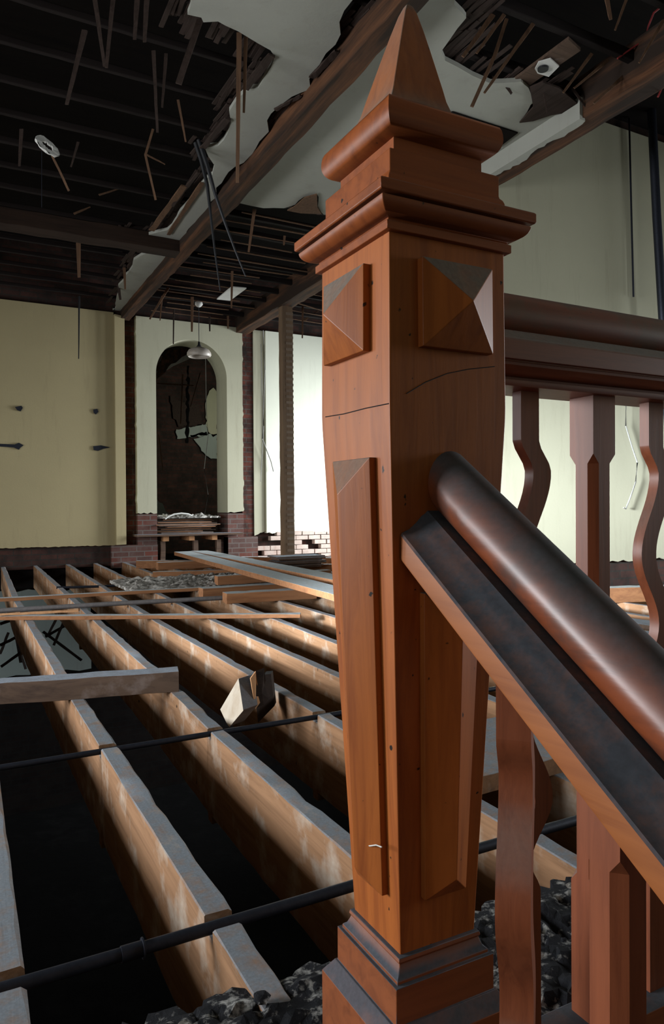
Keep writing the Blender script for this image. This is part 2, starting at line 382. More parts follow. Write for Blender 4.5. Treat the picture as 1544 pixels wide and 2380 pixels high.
land = empty('landing_balustrade', (.9, AXY, .1), 'level landing balustrade with wavy and straight balusters running right from the newel post', 'balustrade')
GZ = 1.0425
o = MB(); sweep(o, grip_profile(.0275), (.559, AXY, GZ), (2.2, AXY, GZ), (0, 0, 1)); autosmooth(o.build('round_grip', M['railx'], land), 40)
o = MB(); sweep(o, rail_profile(), (.559, AXY, GZ), (2.2, AXY, GZ), (0, 0, 1)); autosmooth(o.build('handrail', M['railm2'], land), 30)
MB().box(.57, 2.2, AXY-.034, AXY+.034, .035, .087).box(.57, 2.2, AXY-.022, AXY+.022, -.15, .035).build('bottom_rail', M['base'], land, bevel=.003)
xb = .6645
for i in range(10):
    x = xb+.1215*i
    if i % 2 == 0: put(serpentine(.085, .95, .885, .290), 'baluster', M['bal'], land, (x, AXY, 0))
    else: put(stopped(.085, .95, .868, .273), 'baluster', M['bal'], land, (x, AXY, 0))
SL = .665; th = math.atan(SL)
stair = empty('stair_balustrade', (AXX, .4, 0), 'sloping stair balustrade with dusty round grip descending from the newel post toward the viewer', 'balustrade')
yf = .6375; gz = .8225
p0 = Vector((AXX+.002, yf+.03, gz+SL*.03)); p1 = Vector((AXX+.002, -.25, gz+SL*(-.25-yf)))
up = Vector((0, -math.sin(th), math.cos(th)))
o = MB(); sweep(o, grip_profile(.030), p0, p1, up, yf+.004); autosmooth(o.build('round_grip', M['railg'], stair), 40)
o = MB(); sweep(o, rail_profile(), p0+Vector((-.002, 0, 0)), p1+Vector((-.002, 0, 0)), up, yf+.004); autosmooth(o.build('handrail', M['railm'], stair), 30)
def rz_(y): return gz+SL*(y-yf)-.09/math.cos(th)
b = serpentine(rz_(.52)-.95, rz_(.52)+.03, rz_(.52)-.06, rz_(.52)-.66, w=.034, thick=.0325)
put(b, 'baluster', M['bal'], stair, (AXX-.002, .534, 0), rz=R(-47+90))
b = stopped(rz_(.412)-.95, rz_(.412)+.03, rz_(.412)-.045, rz_(.412)-.6, .041)
put(b, 'baluster', M['bal'], stair, (AXX-.003, .412, 0))
MB().prism([(-.22, -.72), (.66, -.13), (.66, -.33), (-.22, -.92)], lambda a, b, t: Vector((AXX+t, a, b-.35)), -.02, .02).build('stair_string', M['base'], stair, bevel=.002)

# ================================================================== FLOOR JOISTS
def joist(pts, w, d, notches, label, mat=None, y1=None, top=0, jit=.0022, group='floor joists'):
    "pts = [(y, x of left top edge)]"
    ys = []; y = pts[0][0]
    while y < pts[-1][0]: ys.append(y); y += .09 if y < 5 else .2
    ys.append(pts[-1][0])
    ev = []
    for n_, hw in notches: ev += [n_-hw-.002, n_-hw, n_+hw, n_+hw+.002]
    ys = sorted([q for q in ys if all(abs(q-n_) > hw+.015 for n_, hw in notches)]+ev)
    def X(y):
        for (a, xa), (b, xb_) in zip(pts, pts[1:]):
            if a <= y <= b: return xa+(xb_-xa)*(y-a)/(b-a)
        return pts[-1][1]
    v = []; f = []
    for y in ys:
        innotch = any(abs(y-n_) <= hw+.0005 for n_, hw in notches)
        zt = top-(.030 if innotch else 0); j = lambda: random.uniform(-jit, jit)
        x = X(y); c = random.uniform(.003, .009) if random.random() < .8 else random.uniform(.008, .016)
        k = random.uniform(.002, .004)
        v += [(x+j(), y, zt-d), (x+w+j(), y, zt-d), (x+w+j(), y, zt-c), (x+w-c, y, zt+j()*.6), (x+k, y, zt+j()*.6), (x+j()*.5, y, zt-k)]
    n = 6
    for i in range(len(ys)-1):
        o = n*i; f += [(o+e, o+(e+1) % n, o+n+(e+1) % n, o+n+e) for e in range(n)]
    f += [tuple(range(n-1, -1, -1)), tuple(n*(len(ys)-1)+e for e in range(n))]
    ob = MB().add(v, f).build('floor_joist', mat or M['joist'], origin=(pts[0][1], pts[0][0], top-d))
    autosmooth(ob, 28)
    return tag(ob, label, 'joist', group)
YW = 10.6
J = [
 ([(1.05, .04), (2.2, .055), (YW+.05, .12)], .058, 'floor joist at the left edge of the photo crossed by both iron rods'),
 ([(1.05, .427), (2.5, .425), (3.6, .425), (5.7, .445), (7, .455), (YW+.05, .56)], .056, 'floor joist running to the lower edge just left of the newel post base'),
 ([(1.05, .79), (2.4, .80), (3.5, .835), (5, .86), (YW+.05, .965)], .056, 'floor joist passing behind the newel post foot with the timber offcut beside it'),
 ([(1.05, 1.205), (2.5, 1.225), (5, 1.235), (YW+.05, 1.385)], .056, 'floor joist on which the split timber offcut leans, third from left'),
 ([(1.05, 1.56), (2.9, 1.578), (4.8, 1.59), (YW+.05, 1.76)], .056, 'floor joist fourth from the left, ending behind the middle of the post'),
 ([(1.05, 1.93), (3.6, 1.95), (4.6, 1.99), (YW+.05, 2.15)], .056, 'floor joist fifth from the left, beyond the long thin batten'),
 ([(1.05, 2.33), (YW+.05, 2.52)], .056, 'floor joist starting under the loose planks, sixth from the left'),
 ([(1.05, 2.72), (YW+.05, 2.92)], .056, 'floor joist under the two walkway planks'),
 ([(1.05, 3.12), (YW+.05, 3.31)], .056, 'floor joist right of the walkway planks below the doorway'),
 ([(1.05, 3.52), (YW+.05, 3.70)], .056, 'floor joist leading toward the right jamb of the arched doorway'),
]
NR = [(1.33, .026), (2.475, .02)]
for pts, w, l in J:
    joist(pts, w, .30, NR+([(6.0, .03)] if pts[0][1] < 1.7 else []), l)
for i, x in enumerate((3.9, 4.3, 4.7, 5.1, 5.5)):
    joist([(1.05, x), (YW+.05 if x < 4.2 else 10.55 if x > 9 else (YW+.05), x+.15)] if x < 4.1 else [(5.15, x), (YW+.05, x+.12)], .056, .25, [], 'floor joist in the far right bay near the base of the timber post', group='joists of the far right bay')
for i in range(8):
    joist([(1.05, -.36-.37*i), (YW+.05, -.30-.37*i)], .056, .30, NR, 'floor joist beyond the left edge of the photo', group='joists beyond the left edge')
for x in (4.3, 4.75, 5.2, 5.65):
    joist([(1.05, x), (4.75, x+.06)], .056, .25, [], 'floor joist seen between the landing balusters on the right', group='joists of the near right bay')

# ------------------------------------------------ rods, pipes
def rod(name, pts, r, mat, label, cat, n=10):
    m = MB().tube(pts, r, n); return tag(autosmooth(m.build(name, M[mat], origin=centre(m)), 50), label, cat)
rt = empty('iron_rod', (.6, 1.33, -.012), 'nearest dark iron rod with a clamp, crossing the joists in front of the post base', 'rod')
autosmooth(MB().tube([(-1.5, 1.325, -.014), (.3, 1.33, -.013), (1.0, 1.333, -.010), (3.6, 1.335, -.012)], .0118, 12).build('bar', M['iron'], rt), 50)
c1 = at(290, 2195, 'Z', -.012)
autosmooth(MB().tube([(c1.x-.012, 1.329, -.013), (c1.x+.03, 1.3295, -.013)], .0142, 12).tube([(c1.x+.026, 1.329, -.013), (c1.x+.029, 1.329, -.013)], .019, 12).build('clamp', M['iron'], rt), 50)
rod('iron_rod', [(-1.5, 2.475, -.018), (.42, 2.475, -.015), (.8, 2.474, -.014), (3.6, 2.47, -.015)], .0098, 'iron', 'second dark iron rod, passing under the split timber offcut', 'rod')
rod('iron_rod', [(.9, 7.6, .0), (1.35, 7.58, -.01), (3.2, 7.5, .0)], .013, 'iron', 'farthest dark iron rod, beside the plaster rubble near the arched wall', 'rod')
a, b = at(-60, 1423, 'Z', .02), at(530, 1389, 'Z', .03)
rod('conduit_pole', [a, a.lerp(b, .5)+Vector((0, 0, .004)), b], .019, 'pole', 'round grey pole lying across the joists between the two thin battens', 'pole')

# ------------------------------------------------ loose timbers
def timber(name, a, b, w, h, mat, label, cat, z=None, jit=.002, seg=12, group=None, bevel=0.002):
    "a,b = centre line of the underside"
    m = MB().bar(Vector(a)+Vector((0, 0, h/2)), Vector(b)+Vector((0, 0, h/2)), w, h, jit=jit, seg=seg)
    return tag(m.build(name, M[mat], origin=centre(m), bevel=bevel), label, cat, group)
a, b = at(-60, 1643, 'Z', .0), at(422, 1607, 'Z', .0)
timber('timber_beam', a+Vector((0, .05, 0)), b+Vector((0, .05, 0)), .10, .088, 'timber', 'thick weathered timber lying across the joists at the left edge', 'timber')
a, b = at(4, 1441, 'Z', .004), at(703, 1436, 'Z', .004)
timber('batten', a+Vector((0, .03, 0)), b+Vector((0, .03, 0)), .075, .028, 'plankx', 'long pale batten nearest the viewer, spanning five joists', 'batten')
a, b = at(0, 1433, 'Z', .035), at(185, 1424, 'Z', .035)
timber('wood_strip', a+Vector((0, .05, 0)), b+Vector((0, .05, 0)), .03, .015, 'splitwood', 'short thin wood strip lying on the left end of the long pale batten', 'strip')
a, b = at(-60, 1402, 'Z', .0), at(480, 1372, 'Z', .0)
timber('batten', a+Vector((0, .03, 0)), b+Vector((0, .03, 0)), .07, .03, 'plankx', 'long batten beyond the grey pole, with rubble at its right end', 'batten')
a, b = at(420, 1372, 'Z', .0), at(655, 1368, 'Z', .0)
timber('board', a+Vector((.2, .28, 0)), b+Vector((.1, .3, 0)), .50, .022, 'plankx', 'wide dusty board in front of the plaster rubble', 'board')
a, b = at(475, 1391, 'Z', .0), at(690, 1376, 'Z', .0)
timber('timber_block', a+Vector((0, .1, 0)), b+Vector((0, .1, 0)), .12, .08, 'plankx', 'squared timber length left of the walkway planks, farther of two', 'timber')
a, b = at(532, 1405, 'Z', .0), at(742, 1392, 'Z', .0)
timber('timber_block', a+Vector((0, .1, 0)), b+Vector((0, .1, 0)), .14, .085, 'plankx', 'squared timber length with pale split end just beyond the long batten', 'timber')
# walkway planks
for (px0, py0, px1, py1, l) in ((425, 1290, 800, 1392, 'walkway plank nearer the viewer, leading from the doorway toward the post'),
                              (463, 1288, 815, 1362, 'walkway plank lying alongside the other on its far right side')):
    a, b = at(px0, py0, 'Z', .12), at(px1, py1, 'Z', .12)
    d = (b-a).normalized(); b = a+d*((b-a).length*1.12)
    timber('walkway_plank', a, b, .24, .05, 'plankx', l, 'plank')
for px, py, l in ((475, 1318, 'bearer timber under the walkway planks near the doorway'), (640, 1352, 'bearer timber under the walkway planks beside the squared timbers')):
    a = at(px, py, 'Z', .06); timber('bearer_timber', a+Vector((-.5, .3, -.03)), a+Vector((.75, .3, -.03)), .1, .088, 'plankx', l, 'timber')
a, b = at(355, 1341, 'Z', .0), at(560, 1336, 'Z', .0)
timber('trimmer_timber', a+Vector((0, 0, .0)), b+Vector((.2, 0, 0)), .08, .06, 'plankx', 'trimmer timber between joists left of the walkway, before the doorway', 'timber')
a, b = at(318, 1303, 'Z', .1), at(470, 1303, 'Z', .1)
timber('trimmer_timber', a+Vector((0, 0, -.1)), b+Vector((.2, 0, -.1)), .08, .1, 'plankx', 'trimmer timber against the brick base left of the doorway', 'timber')
for k, (q, l) in enumerate((((560, 1300, 800, 1303), 'pale ledge timber along the base of the far right wall'), ((600, 1320, 800, 1318), 'second ledge timber in front of the far right wall'), ((660, 1332, 800, 1350), 'short timber right of the lath stack beside the walkway'))):
    a, b = at(q[0], q[1], 'Z', .02), at(q[2], q[3], 'Z', .02)
    timber('ledge_timber', a+Vector((0, 0, -.02)), b+Vector((0, 0, -.02)), .1, .06, 'plankx', l, 'timber')
# stack of laths at the foot of the timber post
st = at(688, 1326, 'Z', 0)
for i in range(8):
    l = .62+random.uniform(-.08, .06); y = st.y+random.uniform(-.03, .03)
    timber('lath', (st.x-l/2+.02, y, i*.018+.045), (st.x+l/2, y+random.uniform(-.04, .04), i*.018+.045), .30, .015, 'timber', 'grey boarding piece stacked at the foot of the timber post', 'board', group='stack at the foot of the timber post', seg=3)
# right side, seen behind post and balusters
a, b = at(1105, 1850, 'Z', .0), at(1345, 1783, 'Z', .0)
timber('wide_board', a+Vector((0, .2, 0)), b+Vector((.3, .2, 0)), .40, .05, 'joist', 'wide pale board behind the newel post, seen between post and stair rail', 'board')
a, b = at(1380, 1403, 'Z', .0), at(1600, 1396, 'Z', .0)
timber('bright_timber', a+Vector((0, .08, 0)), b+Vector((0, .08, 0)), .12, .12, 'plankx', 'brightly lit timber along the brick base between the right balusters', 'timber')
for k in range(3):
    a, b = at(1370, 1440+k*26, 'Z', .0), at(1600, 1470+k*28, 'Z', .0)
    timber('grey_plank', a, b, .2, .03, 'timber', 'grey plank lying on the joists behind the wavy right baluster', 'plank', group='grey planks behind the right balusters')
# split offcut resting between two joists
off = empty('timber_offcut', at(560, 1685, 'Z', 0), 'short split timber offcut with white cut end, resting between joists in front of the post', 'timber')
P = lambda x, y, Y: at(x, y, 'Y', Y)
Y0 = 2.62
O_ = P(540, 1640, 2.62); nn_ = Vector((-.80, -.42, .42))
def onplane(x, y):
    q = P(x, y, 3.0); d = q-EYE; return EYE+d*((O_-EYE).dot(nn_)/d.dot(nn_))
w_ = [onplane(*p) for p in ((554, 1577), (565, 1651), (533, 1689), (527, 1681), (512, 1649))]
dv = Vector((.070, .022, .006))
m = MB(); n = 5; m.add(w_+[p+dv for p in w_], [tuple(range(5))[::-1]]+[(i, (i+1) % 5, (i+1) % 5+5, i+5) for i in range(5)]+[tuple(range(5, 10))])
body = m.build('block', M['timber'], off, bevel=.002)
m = MB(); cw = [p-Vector((0, .003, 0)) for p in w_]; m.add(cw+[p-Vector((0, .0005, 0)) for p in w_], [tuple(range(5))[::-1]]+[(i, (i+1) % 5, (i+1) % 5+5, i+5) for i in range(5)]+[tuple(range(5, 10))])
m.build('cut_end', M['cutwood'], off)['label'] = 'white freshly cut end'
sp = [P(581, 1576, 2.63), P(593, 1560, 2.64), P(597, 1590, 2.63), P(594, 1600, 2.63), P(603, 1632, 2.61), P(592, 1647, 2.60), P(588, 1620, 2.61)]
dv2 = Vector((.040, .004, .008)); n = len(sp)
m = MB().add(sp+[p+dv2 for p in sp], [tuple(range(n))[::-1]]+[(i, (i+1) % n, (i+1) % n+n, i+n) for i in range(n)]+[tuple(range(n, 2*n))]); m.build('upper_block', M['darkwood'], off)
m = MB(); m.add([p-Vector((0, .008, 0)) for p in sp]+[p-Vector((0, .0005, 0)) for p in sp], [tuple(range(n))[::-1]]+[(i, (i+1) % n, (i+1) % n+n, i+n) for i in range(n)]+[tuple(range(n, 2*n))]); m.build('split_face', M['splitwood'], off)['label'] = 'orange split face'
sp = [P(614, 1568, 2.78), P(630, 1566, 2.80), P(638, 1641, 2.78), P(600, 1680, 2.72), P(596, 1640, 2.72)]
n = 5; m = MB().add(sp+[p+Vector((.03, .05, 0)) for p in sp], [tuple(range(n))[::-1]]+[(i, (i+1) % n, (i+1) % n+n, i+n) for i in range(n)]+[tuple(range(n, 2*n))]); m.build('back_block', M['darkwood'], off)

# ------------------------------------------------ rubble
def rubble(name, x0, x1, y0, y1, z, amp, mat, label, cat, step=.02, edge=None, base=.25, kind='stuff'):
    from mathutils import noise as mn
    nx = int((x1-x0)/step)+1; ny = int((y1-y0)/step)+1; v = []; f = []
    for j in range(ny):
        for i in range(nx):
            x = x0+(x1-x0)*i/(nx-1); y = y0+(y1-y0)*j/(ny-1)
            e = min(i, nx-1-i)/3; e2 = min(j, ny-1-j)/3; e = max(0, min(1, e, e2))
            h = abs(mn.noise(Vector((x*9, y*9, 3))))*1.2+abs(mn.noise(Vector((x*28, y*28, 1))))*.7+abs(mn.noise(Vector((x*70, y*70, 9))))*.4
            if j == ny-1: y += random.uniform(-.02, .02)
            v.append((x+random.uniform(-.3, .3)*step, y+random.uniform(-.3, .3)*step, z+h*amp*e))
    for j in range(ny-1):
        for i in range(nx-1):
            a = j*nx+i; f.append((a, a+1, a+nx+1, a+nx))
    per = [i for i in range(nx)]+[j*nx+nx-1 for j in range(1, ny)]+[(ny-1)*nx+i for i in range(nx-2, -1, -1)]+[j*nx for j in range(ny-2, 0, -1)]
    n0 = len(v); v += [(v[i][0], v[i][1], z-base) for i in per]; n = len(per)
    f += [(per[i], per[(i+1) % n], n0+(i+1) % n, n0+i) for i in range(n)]+[tuple(range(n0, n0+n))]
    o = MB().add(v, f).build(name, M[mat], origin=((x0+x1)/2, (y0+y1)/2, z-base)); return tag(o, label, cat, kind=kind)
rubble('rubble', -.6, 3.0, .80, 1.135, -.012, .030, 'rubble', 'charred plaster rubble heaped along the landing edge behind the newel base', 'rubble', .016, base=.3)
rubble('plaster_rubble', 1.45, 2.9, 6.75, 7.75, .03, .045, 'debris', 'pale plaster rubble strewn on boards left of the walkway planks', 'rubble', .03, base=.03)
def chunk(p, s, mat, label, group, rnd):
    m = MB(); n = 7; r = random.Random(rnd); v = []
    bm = bmesh.new(); bmesh.ops.create_icosphere(bm, subdivisions=2, radius=s)
    for q in bm.verts: q.co = Vector((q.co.x*r.uniform(.8, 1.2), q.co.y*r.uniform(.8, 1.2), q.co.z*r.uniform(.45, .7)))
    for q in bm.verts: q.co += p
    m.v = [q.co.copy() for q in bm.verts]; m.f = [[q.index for q in fc.verts] for fc in bm.faces]; bm.free()
    return tag(m.build('plaster_chunk', mat, origin=centre(m)), label, 'rubble piece', group)
for i, (x, y) in enumerate(((.30, 1.06), (.36, 1.02), (.43, 1.07), (.52, 1.05), (.62, 1.09), (.86, 1.08), (.93, 1.02), (1.0, 1.07), (1.06, 1.0), (.97, .95), (1.12, 1.08), (.34, .98), (1.02, .90))):
    chunk(Vector((x, y, .012)), random.uniform(.006, .014), M['rubble'] if i % 5 else M['debris'], 'small broken plaster chunk lying on the charred rubble by the newel base', 'plaster chunks around the newel base', i)

# ================================================================== ROOM SHELL
def S(name, mb, mat, parent=None, bevel=0):
    o = mb.build(name, M[mat], parent, bevel=bevel)
    if parent is None: o['kind'] = 'structure'
    return o
def sheet(mb, poly, y0, y1): return mb.prism(poly, lambda a, b, t: Vector((a, t, b)), y0, y1)
def rag(a, b, n, amp, rnd=1):
    "ragged line from a to b"
    r = random.Random(rnd); out = []
    for i in range(n+1):
        k = i/n; out.append((a[0]+(b[0]-a[0])*k, a[1]+(b[1]-a[1])*k+(r.uniform(-amp, amp) if 0 < i < n else 0)))
    return out
XL, XR = -3.2, 8.6
WT = 3.58
# brick carcass of the back wall
w = MB().box(XL, 2.205, YW+.045, YW+.52, -.05, 4.6).box(2.205, 2.378, YW+.16, YW+.52, -.05, 4.6).box(4.02, XR, YW+.10, YW+.52, -.05, 4.6).box(2.378, 4.02, YW+.05, YW+.52, WT, 4.6)
wb = S('wall_back', w, 'brickd')
S('brick_band', MB().box(2.0, 2.664, YW-.02, YW+.06, -.08, .245).box(2.378, 2.664, YW, YW+.5, .24, .69).box(3.76, 4.02, YW, YW+.5, .0, .69).box(3.76, 4.25, YW-.02, YW+.2, -.08, .32), 'brickw', wb)
S('brick_strip', MB().box(2.205, 2.376, YW+.11, YW+.16, .24, WT-.02).box(4.022, 4.212, YW+.045, YW+.11, .3, WT-.02), 'brickm', wb)
pl = [(XL, WT+.02)]+[(2.06, WT+.01)]+[(2.06, .25)]+rag((2.06, .25), (XL, .26), 150, .006, 3)[1:]
S('plaster', sheet(MB(), pl, YW-.005, YW+.05), 'creamy', wb)
S('pier_plaster', sheet(MB(), [(2.06, WT-.03), (2.2, WT-.05)]+rag((2.2, WT-.05), (2.2, .26), 60, .0, 4)[1:]+[(2.06, .255)], YW-.075, YW+.05), 'creamy', wb)
# niche section with arched doorway
ax0, ax1, rr = 2.664, 3.76, .548; acx = (ax0+ax1)/2; acz = 3.315-rr
r5 = random.Random(5)
left = [(2.378+r5.choice((0, 0, .003, -.012))*r5.random(), .70+(WT-.70)*i/60) for i in range(61)]
right = [(4.02+r5.choice((0, 0, -.004, .014))*r5.random(), WT-(WT-.70)*i/60) for i in range(61)]
archp = [(ax1, .70)]+[(acx+rr*math.cos(R(a)), acz+rr*math.sin(R(a))) for a in range(0, 181, 5)]+[(ax0, .70)]
archp[-1] = (ax0, .70)
pl = left+right[:-1]+rag((4.02, .72), (ax1, .70), 5, .012, 9)+archp[1:-1]+rag((ax0, .70), (2.378, .71), 6, .015, 8)
S('arch_plaster', sheet(MB(), pl, YW, YW+.49), 'cream', wb)
# right section, with a slight step
pl = [(4.212, WT), (4.41, WT), (4.41, .40)]+rag((4.41, .40), (4.212, .33), 6, .012, 11)[1:]
S('plaster', sheet(MB(), pl, YW+.03, YW+.11), 'cream', wb)
pl = [(4.41, WT), (XR, WT), (XR, .36)]+rag((XR, .36), (4.41, .37), 90, .02, 12)[1:]
S('plaster', sheet(MB(), pl, YW, YW+.11), 'white', wb)
# individually laid whitewashed bricks with gaps
m = MB(); r9 = random.Random(9)
for c in range(6):
    z = -.06+c*.077; x = 4.25+(.11 if c % 2 else 0)
    while x < 6.2:
        if not (r9.random() < .10): m.box(x, x+.212, YW-.005+r9.uniform(-.006, .006), YW+.11, z, z+.069+(0 if c < 5 else r9.uniform(-.03, 0)))
        x += .225
S('whitewashed_bricks', m, 'brickp', wb, bevel=.004)
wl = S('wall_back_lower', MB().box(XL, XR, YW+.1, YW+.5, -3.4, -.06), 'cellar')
S('plaster', sheet(MB(), rag((XL, -1.45), (1.72, -1.5), 30, .03, 51)+rag((1.72, -.35), (XL, -.35), 30, .03, 52), YW+.06, YW+.1), 'lower', wl)  # paler sheet shaped to the part of the lower wall that catches light
# room beyond the arched doorway
S('wall_beyond', MB().box(-.5, 6.5, 15.2, 15.5, -3.2, 4.6), 'brickd')
S('wall_beyond_left', MB().box(1.2, 1.4, YW+.52, 15.2, -3.2, 4.6), 'brickd')
w2 = S('wall_beyond_right', MB().box(5.6, 5.8, YW+.52, 15.2, -3.2, 4.6), 'cream')
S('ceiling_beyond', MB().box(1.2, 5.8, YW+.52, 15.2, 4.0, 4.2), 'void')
S('floor_beyond', MB().box(1.2, 5.8, YW+.52, 15.2, -.3, -.2), 'ground')

# near right wall
wr = S('wall_right_bay', MB().box(4.15, XR, 4.86, 5.1, -3.2, 4.6), 'brickd')
pl = [(4.16, 4.4), (XR, 4.4), (XR, .25)]+rag((XR, .25), (4.16, .25), 60, .012, 21)[1:]
S('plaster', sheet(MB(), pl, 4.82, 4.87), 'cream', wr)
S('plaster_edge', MB().box(4.13, 4.17, 4.84, 5.12, .25, WT), 'cream', wr)
# left wall with windows, right wall with windows, wall behind the viewer (all out of view)
def wallX(name, x0, x1, wins, zlo, zhi, ylo, yhi, mat):
    m = MB(); y = ylo
    for (a, b, c, d) in wins:
        m.box(x0, x1, y, a, zlo, zhi); m.box(x0, x1, a, b, zlo, c); m.box(x0, x1, a, b, d, zhi); y = b
    m.box(x0, x1, y, yhi, zlo, zhi); return S(name, m, mat)
WL = [(-.9, .7, .5, 1.9), (1.8, 3.6, .5, 1.9), (4.6, 6.2, .5, 1.9), (7.2, 8.8, .5, 1.9)]
wallX('wall_left', XL-.3, XL, WL, -.05, 4.6, -3.2, YW+.5, 'creamy')
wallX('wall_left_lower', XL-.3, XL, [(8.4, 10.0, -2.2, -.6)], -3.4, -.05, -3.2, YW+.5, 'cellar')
WRr = [(-1.1, .7, .6, 2.6), (2.6, 4.4, .5, 3.0), (6.0, 7.6, .5, 2.9), (8.4, 10.2, .3, 2.6)]
wallX('wall_right', XR, XR+.3, WRr, -3.4, 4.6, -3.2, YW+.5, 'cream')
S('wall_front', MB().box(XL-.3, XR+.3, -3.5, -3.2, -3.4, 4.6), 'creamy')
S('floor_lower', MB().box(XL-.3, XR+.3, -3.5, YW+.5, -3.5, -3.4), 'ground')
S('roof_deck', MB().box(XL-.3, XR+.3, -3.5, YW+.5, 4.5, 4.6), 'void')
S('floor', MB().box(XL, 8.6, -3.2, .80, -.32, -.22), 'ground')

# ================================================================== CEILING
ZC = 3.62
def zp(pts, z=ZC): return [tuple(at(x, y, 'Z', z)[:2]) for x, y in pts]
def jagged(poly, step=.07, amp=.022, rnd=0):
    r = random.Random(rnd); out = []
    n = len(poly)
    for i in range(n):
        a, b = Vector(poly[i]), Vector(poly[(i+1) % n]); k = max(1, int((b-a).length/step))
        k = min(k, 24)
        for j in range(k):
            q = a.lerp(b, j/k)
            if j: q += Vector((r.uniform(-amp, amp), r.uniform(-amp, amp)))
            out.append((q.x, q.y))
    return out
def slab(poly, z0, z1): return MB().prism(poly, lambda a, b, t: Vector((a, b, t)), z0, z1)
Lb = [(445, 0), (443, 16), (436, 34), (468, 41), (473, 52), (507, 50), (525, 60), (554, 73), (600, 101), (629, 117), (639, 132), (631, 155), (613, 184), (600, 205), (577, 207), (551, 231), (533, 259), (537, 285), (530, 308), (507, 339), (476, 343), (484, 363), (499, 385), (494, 406), (468, 429), (440, 468), (419, 491), (406, 515), (389, 535), (345, 546), (293, 549), (303, 566), (337, 577), (347, 585), (311, 605), (308, 621), (293, 639), (285, 655), (275, 665), (275, 678), (272, 690), (267, 722)]
Rb = [(313, 725), (316, 701), (332, 680), (358, 660), (376, 639), (400, 621), (406, 613), (403, 595), (445, 577), (458, 566), (465, 556), (432, 546), (434, 538), (465, 509), (478, 502), (491, 468), (504, 458), (502, 437), (522, 414), (546, 388), (567, 378), (587, 357), (603, 329), (625, 306), (621, 280), (644, 251), (678, 225), (701, 215), (722, 207), (719, 184), (727, 168), (743, 150), (758, 124), (780, 104), (792, 80), (789, 52), (820, 0)]
polyA = zp(Lb)+[(2.05, YW)]+zp(Rb)
lastx = polyA[-1][0]
polyA = polyA[:-1]+[polyA[-1], (2.08, 2.6), (2.08, -3.2), (XL, -3.2), (XL, 1.0), (.2, 1.2), (.7, 2.2), (.9, 3.2)]
cl = S('ceiling', slab(jagged(polyA, .09, .012, 2), ZC, ZC+.03), 'ceil')
H2 = [(582, 478), (613, 484), (660, 484), (686, 476), (706, 458), (737, 451), (741, 458), (737, 484), (753, 499)]
H3 = [(1317, 338), (1345, 289), (1373, 264), (1328, 261), (1282, 268), (1240, 282), (1208, 285), (1225, 261), (1240, 232), (1229, 204), (1211, 190), (1141, 194), (1099, 176), (1063, 155), (1035, 141), (1026, 120), (1046, 92), (1063, 67), (1084, 42), (1077, 32), (1056, 11)]
BX1, BX2 = (2.15, 2.285), (3.92, 4.12)
h2 = zp(H2); h3 = zp(H3)
xs = h3[-1]
polyB = [(BX1[1]-.02, h2[0][1])]+h2+[(BX2[0]-.2, h2[-1][1]-.2)]+[(BX2[0]+.02, 5.1), (BX2[0]+.02, h3[0][1]+.05)]+h3+[(h3[-1][0]-.12, 3.1), (BX1[1]-.02, 2.95)]
slot = zp([(1037, 261), (1053, 257), (1204, 306), (1162, 338), (1030, 330)])
# the slot is left uncut; a black sheet stands in for its dark depth
S('ceiling_plaster_panel', slab(jagged(polyB, .09, .010, 4), ZC, ZC+.03), 'ceil', cl)
S('ceiling_plaster_panel', slab([(BX1[1]-.02, -3.2), (BX2[0], -3.2), (BX2[0], 2.2), (3.2, 2.3), (2.8, 2.1), (BX1[1]-.02, 2.2)], ZC, ZC+.03), 'ceil', cl)
S('ceiling_plaster_panel', slab([(BX2[1], -3.2), (XR, -3.2), (XR, 2.4), (BX2[1], 2.2)], ZC, ZC+.03), 'ceil', cl)
# torn laths along the broken edges (laths run front to back)
def fringe(edge, side, n, rnd, lo=.12, hi=.5, z=ZC+.035):
    r = random.Random(rnd); m = MB(); E_ = zp(edge)
    segs = list(zip(E_, E_[1:]))
    for i in range(n):
        a, b = segs[r.randrange(len(segs))]; k = r.random(); x = a[0]+(b[0]-a[0])*k; y = a[1]+(b[1]-a[1])*k
        l = r.uniform(lo, hi); x += side*r.uniform(-.02, .10); dz = r.uniform(-.004, .03)
        m.bar((x, y-l*r.uniform(.3, .7), z+r.uniform(0, .01)), (x+r.uniform(-.02, .02), y+l*.5, z+dz), .028, .007, jit=.002, seg=2)
    return m
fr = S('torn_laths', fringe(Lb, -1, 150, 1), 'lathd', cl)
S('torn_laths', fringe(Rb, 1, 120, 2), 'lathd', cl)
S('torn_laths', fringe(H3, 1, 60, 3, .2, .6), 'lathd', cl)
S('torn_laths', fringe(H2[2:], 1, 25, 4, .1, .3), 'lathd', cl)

def beam(name, x0, x1, y0, y1, z0, z1, mat, label, cat='beam', jit=.006, group=None):
    m = MB()
    if (y1-y0) > (x1-x0): m.bar(((x0+x1)/2, y0, (z0+z1)/2), ((x0+x1)/2, y1, (z0+z1)/2), x1-x0, z1-z0, jit=jit, seg=int((y1-y0)/.15))
    else: m.bar((x0, (y0+y1)/2, (z0+z1)/2), (x1, (y0+y1)/2, (z0+z1)/2), y1-y0, z1-z0, jit=jit, seg=max(1, int((x1-x0)/.15)))
    return tag(m.build(name, M[mat], origin=centre(m), bevel=.006), label, cat, group)
beam('ceiling_beam', BX1[0], BX1[1], -3.2, YW+.02, 3.5, 3.80, 'beam', 'long brown ceiling beam running from the post finial to the left of the arched doorway')
b2 = beam('ceiling_beam', BX2[0], BX2[1], -3.2, YW+.08, 3.5, 3.80, 'beam', 'ceiling beam at the right, crossing behind the cushion of the newel post')
pc = at(1160, 430, 'Z', 3.5).y
